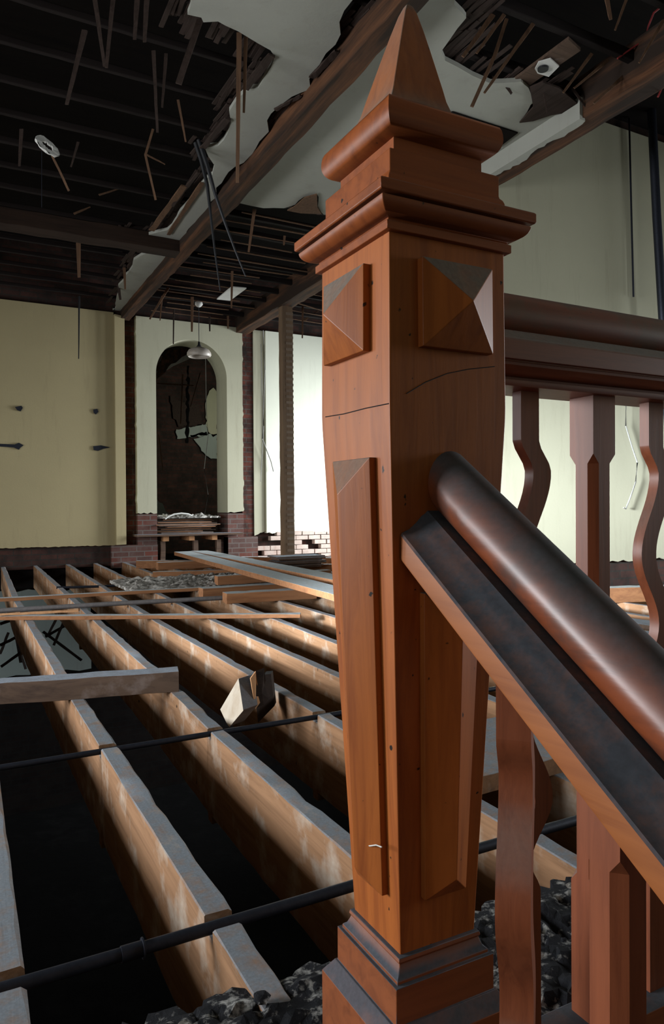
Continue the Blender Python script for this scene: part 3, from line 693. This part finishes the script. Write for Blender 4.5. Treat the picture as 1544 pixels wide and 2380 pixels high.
yy0 = at(1330, 330, 'X', BX2[0]).y
rc = random.Random(31); v = []; f = []; nn = 44
for i in range(nn+1):
    y = yy0-.1+(5.6-yy0+.1)*i/nn; xe = .035+rc.uniform(-.012, .016)+.02*math.sin(i*.5); X0 = BX2[0]-.03
    v += [(X0, y, 3.64), (X0, y, 3.484), (BX2[0]+xe, y, 3.484+rc.uniform(-.003, .003)), (BX2[0]+xe-.004, y, 3.5), (BX2[0]-.002, y, 3.5), (BX2[0]-.002, y, 3.64)]
    if i: o_ = 6*(i-1); f += [(o_+e, o_+(e+1) % 6, o_+6+(e+1) % 6, o_+6+e) for e in range(6)]
f += [tuple(range(5, -1, -1)), tuple(6*nn+e for e in range(6))]
m = MB().add(v, f)
cp = m.build('plaster_casing', M['ceil'], b2, origin=b2.location); cp['label'] = 'pale torn plaster casing'
beam('cross_beam', XL, BX1[0]+.01, 7.5, 7.72, 3.50, 3.66, 'darkwood', 'dark timber cross beam meeting the long ceiling beam from the left')
# joists above the ceiling
yj = 1.35; k = 0
while yj < 10.5:
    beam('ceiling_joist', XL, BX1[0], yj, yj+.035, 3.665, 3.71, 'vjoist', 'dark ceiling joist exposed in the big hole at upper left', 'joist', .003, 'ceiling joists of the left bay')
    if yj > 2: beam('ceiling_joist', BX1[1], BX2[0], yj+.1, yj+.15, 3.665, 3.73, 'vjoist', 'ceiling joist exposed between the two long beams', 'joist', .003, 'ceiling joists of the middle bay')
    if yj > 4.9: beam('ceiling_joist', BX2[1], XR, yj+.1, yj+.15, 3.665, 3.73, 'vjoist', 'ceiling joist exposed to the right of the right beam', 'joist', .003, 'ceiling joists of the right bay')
    yj += .44
# battens between joists at far bay, thin pale strips under joists
r = random.Random(44)
for i in range(16):
    y = 6.6+i*.26; x0 = BX1[1]+.02+r.uniform(0, .5); x1 = BX2[0]-.02-r.uniform(0, .5)
    m = MB().bar((x0, y, 3.655), (x1, y+r.uniform(-.03, .03), 3.655), .022, .008, jit=.002, seg=4)
    tag(m.build('lath', M['lath'], origin=centre(m)), 'thin lath still nailed across under the middle ceiling joists', 'lath', 'laths under the middle ceiling joists')
for i in range(10):
    y = 6.2+i*.42; x0 = BX2[1]+.05; x1 = x0+r.uniform(.8, 1.8)
    m = MB().bar((x0, y, 3.655), (x1, y+r.uniform(-.1, .1), 3.60+r.uniform(-.08, .05)), .025, .008, jit=.002, seg=4)
    tag(m.build('lath', M['lath'], origin=centre(m)), 'pale lath hanging in the far right ceiling beside the timber post', 'lath', 'laths in the far right ceiling')

# timber post under the right beam
tp = at(685, 1300, 'X', 4.05)
TY = 8.95
m = MB().bar((4.03, TY, -.0), (4.02, TY, 3.51), .155, .13, up=(0, 1, 0), jit=.004, seg=24)
tag(m.build('timber_post', M['post2'], origin=(4.03, TY, 0), bevel=.004), 'upright timber post with lath marks standing before the bright far wall', 'post')
for o in [bpy.data.objects['timber_post']]:
    m = MB()
    for i in range(42):
        z = .1+i*.08; m.box(4.03-.035, 4.03+.072, TY-.0685, TY-.064, z, z+.035)
    m.build('lath_marks', M['post2b'], o, origin=(4.03, TY, 0))

# ------------------------------------------------ hanging laths and sticks
def stick(p, w, label, mat='lath', Y=None, th=.008, group=None, name='hanging_lath', r1=.6, z=3.66):
    a = at(*p[0], 'Z', z) if Y is None else at(*p[0], 'Y', Y)
    pts = [a]+[at(x, y, 'Y', a.y) for x, y in p[1:]]
    m = MB(); dep = (a-EYE).dot(_f); wm = w/FPX*dep
    if len(pts) == 2: m.bar(pts[0], pts[1], wm, th, up=_f, jit=.001, seg=6, taper=r1)
    else:
        for q0, q1 in zip(pts, pts[1:]): m.bar(q0, q1, wm, th, up=_f, jit=.001, seg=3)
    return tag(m.build(name, M[mat], origin=centre(m)), label, 'lath', group)
sticks = [
 ([(556, 76), (552, 425)], 12, 'long lath hanging down across the grey ceiling strip, left of the beam', 'lath'),
 ([(572, 84), (567, 262)], 9, 'shorter lath hanging close beside the long one on its right', 'lath'),
 ([(466, 44), (440, 120), (415, 195)], 14, 'broad broken lath bending down from the upper torn ceiling edge', 'lathd'),
 ([(414, 232), (432, 330)], 6, 'thin lath hanging just above the two black cables', 'lath'),
 ([(197, 70), (155, 243)], 13, 'wide leaning lath in the dark hole, upper left', 'lathd'),
 ([(218, -20), (243, 155)], 11, 'lath of a V-shaped pair at the upper left, its left arm', 'lathd'),
 ([(265, -20), (247, 158)], 11, 'lath of a V-shaped pair at the upper left, its right arm', 'lathd'),
 ([(320, -20), (313, 92)], 13, 'stout lath hanging from the top edge, left of two', 'lathd'),
 ([(342, -20), (336, 98)], 13, 'stout lath hanging from the top edge, right of two', 'lathd'),
 ([(357, 118), (366, 308)], 9, 'long lath in the dark hole whose tip splits to red', 'lathd'),
 ([(386, 125), (377, 250)], 8, 'lath hanging beside the torn ceiling edge, short of the cables', 'lathd'),
 ([(50, 300), (45, 386)], 9, 'short lath hanging left of the broken ceiling rose', 'lathd'),
 ([(182, 330), (165, 388)], 6, 'short thin lath hanging right of the broken ceiling rose', 'lathd'),
 ([(356, 300), (338, 360), (362, 465)], 5, 'crooked thin lath bent outward below the dark hole', 'lath'),
 ([(338, 358), (384, 382)], 4, 'thin splinter crossing the crooked lath', 'lath'),
 ([(230, 453), (286, 436)], 4, 'pale splinter lying level in the left hole', 'lath'),
 ([(172, 497), (210, 481)], 5, 'short pale splinter just above the cross beam', 'lath'),
 ([(182, 556), (184, 645)], 11, 'red-brown lath hanging below the cross beam', 'lath'),
 ([(289, 622), (291, 672)], 7, 'small reddish lath at the edge of the ceiling strip near the far wall', 'lath'),
 ([(275, 662), (280, 697)], 8, 'dark stub hanging at the far end of the ceiling strip', 'lathd'),
 ([(592, 486), (578, 586)], 8, 'lath hanging between the long beam and the post capital', 'lath'),
 ([(662, 548), (660, 570)], 6, 'stub of lath hanging in the middle hole beside the post capital', 'lath'),
 ([(392, 668), (348, 742)], 6, 'slanting lath leaning out beneath the long beam by the doorway', 'lath'),
 ([(377, 690), (372, 745)], 4, 'thin lath hanging left of the arched doorway', 'lath'),
 ([(404, 718), (403, 800)], 4, 'thin lath dangling over the left of the arch', 'lathd'),
 ([(447, 690), (446, 771)], 7, 'lath hanging above the lamp over the arched doorway', 'lath'),
 ([(487, 735), (488, 770)], 5, 'dark stub of lath above the right side of the arch', 'lathd'),
 ([(540, 630), (538, 716)], 6, 'lath hanging in front of the white ceiling hatch', 'lath'),
 ([(530, 734), (530, 764)], 5, 'stub of lath hanging over the right of the arch', 'lath'),
 ([(554, 752), (554, 786)], 5, 'dark lath stub beside the right brick strip', 'lathd'),
 ([(660, 698), (648, 770)], 5, 'leaning lath left of the timber post top', 'lath'),
 ([(704, 712), (703, 786)], 5, 'lath hanging to the right of the timber post top', 'lath'),
 ([(706, 745), (740, 722)], 5, 'bright diagonal splinter right of the timber post', 'lath'),
 ([(1146, 34), (1076, 132)], 12, 'first of the slanting laths in the right hole, beside the finial', 'lath'),
 ([(1172, 34), (1108, 124)], 9, 'second slanting lath in the right hole from the finial', 'lath'),
 ([(1178, 44), (1150, 130), (1097, 248)], 8, 'long pointed lath hanging below the right hole over the grey ceiling', 'lath'),
 ([(1240, 55), (1126, 216)], 9, 'long slanting lath reaching the lower rim of the right hole', 'lath'),
 ([(1168, 186), (1190, 218)], 9, 'dark stub poking out of the lower rim of the right hole', 'lathd'),
 ([(1376, 125), (1310, 215)], 8, 'slanting lath right of the round ceiling fitting, leftmost of three', 'lath'),
 ([(1414, 140), (1335, 205)], 7, 'slanting lath right of the round ceiling fitting, middle of three', 'lath'),
 ([(1464, 165), (1380, 240)], 8, 'slanting lath right of the round ceiling fitting, nearest the beam', 'lath'),
 ([(1408, -20), (1420, 46)], 12, 'broad pale lath hanging at the top right of the photo', 'lath'),
 ([(1464, -20), (1430, 70)], 7, 'thin pale lath hanging at the top right beside the broad one', 'lath'),
 ([(1542, 48), (1486, 146)], 7, 'thin lath crossed by the red wire at the top right', 'lath'),
 ([(1262, 196), (1273, 264)], 5, 'thin dark stick hanging below the round ceiling fitting', 'lathd'),
 ([(1330, 205), (1374, 264)], 6, 'dark bent stick beside the right ceiling beam', 'lathd'),
]
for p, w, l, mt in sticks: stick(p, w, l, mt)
stick([(121, 362), (140, 400), (160, 444)], 5, 'thin crooked stick hanging from the broken ceiling rose', 'lath', Y=5.6)
stick([(184, 688), (183, 834)], 4, 'thin rod hanging in front of the left cream wall', 'black', Y=10.3, name='hanging_rod')
# black cables
def cable(name, pts, Y, r, mat, label, r1=None, cat='cable', dY=0):
    P3 = [at(x, y, 'Y', Y+dY*i) for i, (x, y) in enumerate(pts)]
    m = MB().tube(P3, r, 8, r1); return tag(autosmooth(m.build(name, M[mat], origin=centre(m)), 60), label, cat)
yc = at(458, 335, 'Z', 3.66).y
cable('hanging_cable', [(452, 322), (468, 372), (482, 430), (490, 500), (499, 580), (512, 676)], yc, .022, 'black', 'thick black cable hanging almost straight from the torn ceiling, left of two', .005)
cable('hanging_cable', [(462, 325), (482, 385), (500, 450), (524, 520), (546, 580), (571, 642)], yc-.05, .020, 'black', 'black cable splaying right from the torn ceiling with a pale tip', .006)
cable('wire', [(97, 352), (97, 482)], 5.7, .0022, 'iron', 'thin grey wire hanging in the left hole below the ceiling rose', cat='wire')
cable('wire', [(1463, 275), (1467, 450), (1473, 690)], 4.78, .009, 'iron', 'dark wire running down the right cream wall from the beam', cat='wire')
cable('wire', [(1456, 930), (1455, 990), (1470, 1040), (1482, 1075), (1478, 1120), (1466, 1155), (1455, 1183), (1450, 1180)], 4.78, .007, 'wire', 'loose pale wire curling on the right wall between balusters', cat='wire')
cable('wire', [(612, 768), (616, 860), (612, 960), (610, 1020), (630, 1072), (636, 1096)], YW-.04, .008, 'wire', 'pale wire hanging down the bright far wall left of the timber post', cat='wire')
cable('wire', [(607, 800), (609, 900), (613, 990), (606, 1120)], YW-.04, .005, 'wire', 'thinner pale wire close to the right brick strip', cat='wire')
yr = at(1440, 132, 'Z', 3.66).y
cable('wire', [(1436, 136), (1470, 112), (1500, 92), (1508, 60), (1520, 30), (1550, 6)], yr, .006, 'red', 'red wire looping at the top right, upper strand', cat='wire', dY=-.03)
cable('wire', [(1506, 80), (1508, 130), (1515, 175), (1530, 192), (1541, 200), (1530, 225)], yr-.05, .006, 'red', 'red wire drooping at the top right edge, lower strand', cat='wire')
cable('downpipe', [(1514, 235), (1527, 500), (1544, 790), (1560, 1100)], 4.6, .040, 'iron', 'dark vertical pipe before the right wall at the photo edge', cat='pipe')
cable('wire', [(475, 700), (477, 760), (480, 960), (484, 1010), (475, 1090), (484, 1150), (476, 1195)], YW+.35, .006, 'wire', 'white wire dangling inside the arched doorway', cat='wire')

# pendant lamp over the doorway
lp = at(463, 822, 'Y', 9.7)
lamp = empty('pendant_lamp', (lp.x, lp.y, lp.z-.07), 'dusty saucer-shaped pendant lamp hanging before the top of the arched doorway', 'lamp')
prof = [(.02, .10), (.05, .085), (.09, .075), (.14, .05), (.165, .01), (.168, -.02), (.15, -.045), (.148, -.043), (.16, -.018), (.155, .008), (.13, .045), (.085, .068), (.02, .08)]
autosmooth(MB().lathe(prof, 32, Matrix.Translation(lp)).build('lamp_shade', M['shade'], lamp), 60)
MB().lathe([(.0, .17), (.012, .165), (.02, .12), (.038, .095), (.03, .08), (0, .08)], 16, Matrix.Translation(lp)).build('lamp_holder', M['black'], lamp, smooth=True)
MB().tube([lp+Vector((0, 0, .16)), lp+Vector((0, .0, .45)), Vector((lp.x, lp.y, 3.66))], .005, 6).build('cord', M['black'], lamp)
rp = Vector((lp.x, lp.y, 3.60))
MB().lathe([(0, .04), (.05, .03), (.055, 0), (.03, -.03), (0, -.04)], 16, Matrix.Translation(rp)).build('ceiling_rose', M['patch'], lamp, smooth=True)

# broken ceiling rose ring, round fitting, hatch
cr = at(110, 340, 'Y', 5.6)
prof = [(.075, .006), (.075, -.006), (.036, -.008), (.034, .008), (.075, .006)]
Mx = Matrix.Translation(cr) @ Matrix.Rotation(R(38), 4, 'Y') @ Matrix.Rotation(R(55), 4, 'X') @ Matrix.Diagonal((1.25, .95, 1, 1))
m = MB().lathe(prof, 24, Mx)
for i, v in enumerate(m.v): m.v[i] = v+Vector([random.uniform(-.005, .005) for _ in range(3)])
tag(m.build('ceiling_rose', M['patch'], origin=cr), 'broken white plaster ring dangling in the dark left hole', 'ceiling rose')
MB().tube([cr+Vector((0, 0, .05)), Vector((cr.x-.08, cr.y, 3.67))], .0025, 6).build('wire', M['iron'], bpy.data.objects['ceiling_rose'], origin=cr) if 'ceiling_rose' in bpy.data.objects else None
c4 = [at(x, y, 'Z', 3.64) for x, y in ((1190, 190), (1222, 205), (1350, 118), (1322, 92))]
m = MB().add([*c4, *[p+Vector((0, 0, .02)) for p in c4]], [(0, 1, 2, 3), (7, 6, 5, 4), (0, 1, 5, 4), (1, 2, 6, 5), (2, 3, 7, 6), (3, 0, 4, 7)])
tag(m.build('fitting_board', M['timber'], origin=centre(m)), 'grey board carrying the round ceiling fitting in the right hole', 'board')
q = at(1268, 156, 'Z', 3.63)
cf = empty('ceiling_fitting', (q.x, q.y, 3.63), 'white ceiling fitting with a round dark hole in the right ceiling hole', 'ceiling fitting')
c4 = [at(x, y, 'Z', 3.632) for x, y in ((1244, 158), (1252, 142), (1280, 134), (1300, 152), (1276, 176), (1250, 168))]
n = 6; m = MB().add(c4+[p-Vector((0, 0, .008)) for p in c4], [tuple(range(6)), tuple(range(11, 5, -1))]+[(i, (i+1) % n, (i+1) % n+n, i+n) for i in range(n)])
m.build('plate', M['patch'], cf, origin=(q.x, q.y, 3.63))
MB().lathe([(0, -.013), (.034, -.012), (.036, 0), (0, 0)], 20, Matrix.Translation((q.x-.015, q.y+.005, 3.622))).build('hole_cover', M['black'], cf, origin=(q.x, q.y, 3.63))
c4 = [at(x, y, 'Z', 3.64) for x, y in ((504, 696), (535, 699), (573, 671), (538, 668))]
m = MB().add([*c4, *[p+Vector((0, 0, .015)) for p in c4]], [(0, 1, 2, 3), (7, 6, 5, 4), (0, 1, 5, 4), (1, 2, 6, 5), (2, 3, 7, 6), (3, 0, 4, 7)])
tag(m.build('ceiling_hatch', M['patch'], origin=centre(m)), 'white square ceiling patch left among the bare joists above the doorway', 'ceiling patch')
# white board ends by the right beam
c4 = [at(x, y, 'Z', 3.6) for x, y in ((1484, 182), (1544, 158), (1560, 168), (1490, 198))]
m = MB().add([*c4, *[p+Vector((0, 0, .015)) for p in c4]], [(0, 1, 2, 3), (7, 6, 5, 4), (0, 1, 5, 4), (1, 2, 6, 5), (2, 3, 7, 6), (3, 0, 4, 7)])
tag(m.build('plaster_strip', M['patch'], origin=centre(m)), 'pale plaster strip clinging to the right beam beside the red wire', 'plaster')
# torn lath flap below the right hole
fl = [(1208, 286), (1240, 250), (1232, 205), (1262, 192), (1300, 205), (1360, 255), (1328, 261), (1282, 268), (1240, 282)]
fz = [at(x, y, 'Z', 3.60) for x, y in fl]; n = len(fl)
m = MB().prism([(p.x, p.y) for p in fz], lambda a, b, t: Vector((a, b, t)), 3.60, 3.612)
tag(m.build('lath_flap', M['lathd'], origin=centre(m)), 'torn brown flap of laths hanging below the round ceiling fitting', 'laths')
fl = [(686, 480), (708, 460), (737, 452), (738, 482), (748, 498), (700, 496), (668, 490)]
m = MB().prism([(p.x, p.y) for p in [at(x, y, 'Z', 3.60) for x, y in fl]], lambda a, b, t: Vector((a, b, t)), 3.60, 3.61)
tag(m.build('lath_flap', M['lath'], origin=centre(m)), 'pointed torn flap of laths left of the post capital', 'laths')
# dark slot panel in right ceiling: black sheet painted in for the shade of the opening
m = MB().prism(slot, lambda a, b, t: Vector((a, b, t)), ZC-.012, ZC-.004)
tag(m.build('slot_shade_sheet', M['void'], origin=centre(m)), 'black sheet standing in for the dark ceiling slot beside the right beam', 'board')
# lath bundles lying along the left torn edge
for (q0, q1, w, l) in (((352, 535), (428, 432), 15, 'broken strip of laths along the torn ceiling edge, nearer the cables'), ((392, 545), (470, 425), 11, 'second strip of laths at the torn ceiling edge, beside the grey strip'), ((400, 478), (462, 400), 9, 'short lath strip by the top of the black cables'), ((570, 205), (632, 128), 22, 'wide tongue of laths under the round notch of the ceiling edge'), ((470, 345), (530, 275), 16, 'lath strip above the black cables along the ceiling edge'), ((640, 255), (700, 222), 10, 'lath strip projecting at the long beam, lower'), ((725, 180), (785, 118), 18, 'lath strip projecting at the long beam, upper')):
    a, b = at(*q0, 'Z', 3.61), at(*q1, 'Z', 3.61)
    m = MB().bar(a, b, w/FPX*((a-EYE).dot(_f))*.8, .012, jit=.004, seg=8)
    tag(m.build('lath_strip', M['lath'] if w > 10 and w < 16 else M['lathd'], origin=centre(m)), l, 'laths')

# ------------------------------------------------ wall marks and brackets
def wallbit(name, pts, label, cat, mat='iron', Y=YW-.02, t=.02):
    q = [at(x, y, 'Y', Y) for x, y in pts]
    m = MB().prism([(p.x, p.z) for p in q], lambda a, b, tt: Vector((a, tt, b)), Y, Y+t)
    return tag(m.build(name, M[mat], origin=centre(m)), label, cat)
wallbit('iron_bracket', [(-10, 1031), (34, 1033), (44, 1029), (55, 1035), (48, 1040), (44, 1045), (32, 1040), (-10, 1037)], 'dark iron strap low on the left cream wall at the photo edge', 'bracket')
wallbit('iron_bracket', [(217, 1037), (235, 1035), (256, 1040), (240, 1043), (228, 1048), (218, 1046)], 'dark iron strap on the left wall nearer the brick strip', 'bracket')
wallbit('wall_socket', [(35, 946), (50, 943), (53, 948), (48, 956), (40, 953)], 'dark chipped fixing hole on the left wall at the photo edge', 'fixing')
wallbit('wall_socket', [(217, 952), (226, 950), (229, 957), (223, 963), (218, 959)], 'dark chipped fixing hole on the left wall nearer the brick strip', 'fixing')
# ------------------------------------------------ doorway ledge and debris
sh = [at(x, 1247, 'Y', YW-.18) for x in (318, 566)]
timber('ledge_board', (sh[0].x, YW+.10, .365), (sh[1].x, YW+.10, .365), .55, .03, 'timber', 'grey ledge board across the foot of the arched doorway', 'board')
for x, l in ((386, 'left'), (446, 'middle'), (499, 'right')):
    p = at(x, 1262, 'Y', YW-.02)
    timber('bearer_end', (p.x, YW-.03, .285), (p.x, YW+.5, .285), .085, .075, 'splitwood', l+' timber bearer end beneath the doorway ledge board', 'timber', seg=2)
    q = at(x-10 if x < 400 else x+6, 1285, 'Y', YW+.1)
    m = MB().bar((q.x, YW+.05, -.08), (q.x, YW+.05, .285), .07, .07, up=(0, 1, 0), jit=.003, seg=4); tag(m.build('stub_post', M['timber'], origin=centre(m)), l+' stub post under the doorway ledge board', 'post')
r = random.Random(3)
for i in range(14):
    z = .397+i*.0175; l = r.uniform(.75, .98); x = 2.64+r.uniform(0, .97-l); y = YW+r.uniform(-.05, .25)
    timber('loose_lath', (x, y, z), (x+l, y+r.uniform(-.06, .06), z), r.uniform(.04, .14), .014, 'plankx' if i % 2 else 'timber', 'loose lath in the heap on the doorway ledge', 'lath', group='laths heaped on the doorway ledge', seg=4)
rubble('plaster_rubble', 2.64, 3.66, YW+.02, YW+.45, .645, .045, 'debris', 'white plaster rubble heaped on the laths in the arched doorway', 'rubble', .035, base=.02)
pp = [at(x, y, 'Y', YW-.02) for x, y in ((384, 1206), (392, 1200), (405, 1195), (422, 1193), (438, 1195), (447, 1199))]
m = MB().tube(pp, .012, 8); tag(autosmooth(m.build('bent_tube', M['patch'], origin=centre(m)), 60), 'white bent tube arched over the rubble in the doorway', 'tube')
# beyond the doorway
def bey(name, pts, Y, mat, label, cat, t=.04):
    q = [at(x, y, 'Y', Y) for x, y in pts]
    m = MB().prism(jagged([(p.x, p.z) for p in q], .06, .022, len(pts)), lambda a, b, tt: Vector((a, tt, b)), Y, Y+t)
    return tag(m.build(name, M[mat], origin=centre(m)), label, cat)
bey('plaster_patch', [(484, 1003), (478, 970), (480, 930), (487, 908), (496, 901), (505, 912), (505, 1010), (495, 1016)], 15.15, 'cream', 'pale arched plaster panel seen through the right of the doorway', 'plaster')
bey('plaster_patch', [(410, 998), (480, 985), (482, 1012), (412, 1020)], 15.15, 'lower', 'white torn plaster band hanging inside the room beyond the doorway', 'plaster')
bey('ceiling_debris', [(366, 880), (366, 850), (380, 826), (400, 812), (436, 806), (440, 820), (425, 828), (410, 842), (392, 852), (384, 866)], 11.8, 'beam', 'brown torn ceiling timbers at the top left inside the doorway', 'debris')
bey('plaster_patch', [(450, 1020), (484, 1008), (505, 1008), (505, 1066), (490, 1066), (474, 1052), (462, 1035)], 15.15, 'lower', 'faint grey plaster on the brick wall beyond the doorway', 'plaster')
bey('plaster_patch', [(396, 920), (425, 935), (462, 940), (470, 988), (415, 992), (402, 965)], 15.15, 'lathd', 'brown torn lathing on the wall beyond the doorway', 'laths')
bey('plaster_patch', [(365, 1160), (378, 1170), (393, 1195), (365, 1200)], 12.2, 'lower', 'grey plaster heap at the lower left inside the doorway', 'plaster')
bey('timber_strip', [(442, 1011), (480, 1003), (482, 1008), (444, 1017)], 15.15, 'black', 'black strip under the torn plaster band beyond the doorway', 'strip')
for (p, w, l, mt, Y) in (([(366, 868), (400, 846), (440, 828)], 11, 'pale broken lath clump slanting across the top of the doorway', 'patch', 12.0),
                      ([(425, 870), (420, 985)], 4, 'thin tan lath hanging in the room beyond the doorway', 'lath', 12.5),
                      ([(466, 866), (443, 945)], 3, 'leaning tan lath in the room beyond the doorway', 'lath', 12.5),
                      ([(366, 891), (400, 893), (450, 896)], 3, 'level reddish batten high in the room beyond the doorway', 'lath', 12.5),
                      ([(369, 1010), (379, 1094)], 3, 'grey stick leaning just inside the left jamb of the doorway', 'lath', 12.0)):
    stick(p, w, l, mt, Y=Y, name='stick')
bey('dark_cable', [(436, 850), (440, 850), (438, 1030), (433, 1030)], 12.6, 'black', 'black cable hanging in the middle of the room beyond the doorway', 'cable')
# laths dangling under the joists at lower left, before the lower wall
ll = [((0, 1450), (45, 1436)), ((0, 1500), (44, 1478)), ((2, 1550), (58, 1510)), ((25, 1400), (48, 1540)), ((100, 1468), (190, 1535)), ((150, 1440), (125, 1500)), ((105, 1480), (150, 1455)), ((20, 1470), (0, 1520)), ((130, 1440), (110, 1480)), ((40, 1495), (60, 1555))]
for i, (a, b) in enumerate(ll):
    Y = 7.6+.15*i; A, B = at(*a, 'Y', Y), at(*b, 'Y', Y)
    m = MB().bar(A, B, .028, .008, up=_f, jit=.002, seg=4)
    tag(m.build('fallen_lath', M['lathd'], origin=centre(m)), 'dark lath dangling below the joists at the lower left', 'lath', 'laths dangling below the left joists')

# ================================================================== LIGHT
W = bpy.data.worlds.new('world'); bpy.context.scene.world = W; W.use_nodes = True
bg = W.node_tree.nodes['Background']; bg.inputs[0].default_value = (.75, .87, 1, 1); bg.inputs[1].default_value = .3
def area(name, loc, size, target, power, col, spread=180):
    l = bpy.data.lights.new(name, 'AREA'); l.shape = 'RECTANGLE'; l.size, l.size_y = size; l.energy = power; l.color = col; l.spread = R(spread)
    o = bpy.data.objects.new(name, l); C.objects.link(o); o.location = loc
    o.rotation_euler = (Vector(target)-Vector(loc)).to_track_quat('-Z', 'Y').to_euler(); return o
for i, (a, b, c, d) in enumerate(WL):
    area('daylight_and_added_beam_left', (XL-.35, (a+b)/2, (c+d)/2), (b-a, d-c), (XL+2, (a+b)/2, (c+d)/2-.6), (12, 195, 110, 60)[i], (.93, .96, 1), 140)
area('daylight_and_added_beam_left', (XL-.4, 2.7, 1.25), (1.2, .7), (4.7, 4.82, .8), 120, (.86, .93, 1), 22)  # added narrow beam that brightens the lower bay wall
RT = ((5, .2, 1), (6, 3.3, 1), (5.4, 10.6, .9), (5.2, 10.6, .7))
for i, (a, b, c, d) in enumerate(WRr):
    area('daylight_right', (XR+.35, (a+b)/2, (c+d)/2), (b-a, d-c), RT[i], (210, 70, 60, 360)[i], (.9, .95, 1), (140, 140, 90, 90)[i])
area('added_light_lower', (XL-.35, 9.2, -1.4), (1.6, 1.6), (0, 10.6, -.9), 38, (.85, .95, 1), 90)  # added light for the lower wall, its window opening is invented
area('added_light_beyond', (5.5, 12.6, 2.4), (.9, 1.6), (4.4, 15.1, 1.6), 45, (.95, .97, .8))  # added light inside the closed room, brightens the arched plaster panel
sc = bpy.context.scene
sc.view_settings.view_transform = 'Standard'; sc.view_settings.look = 'None'; sc.view_settings.gamma = 1; sc.view_settings.exposure = -.25
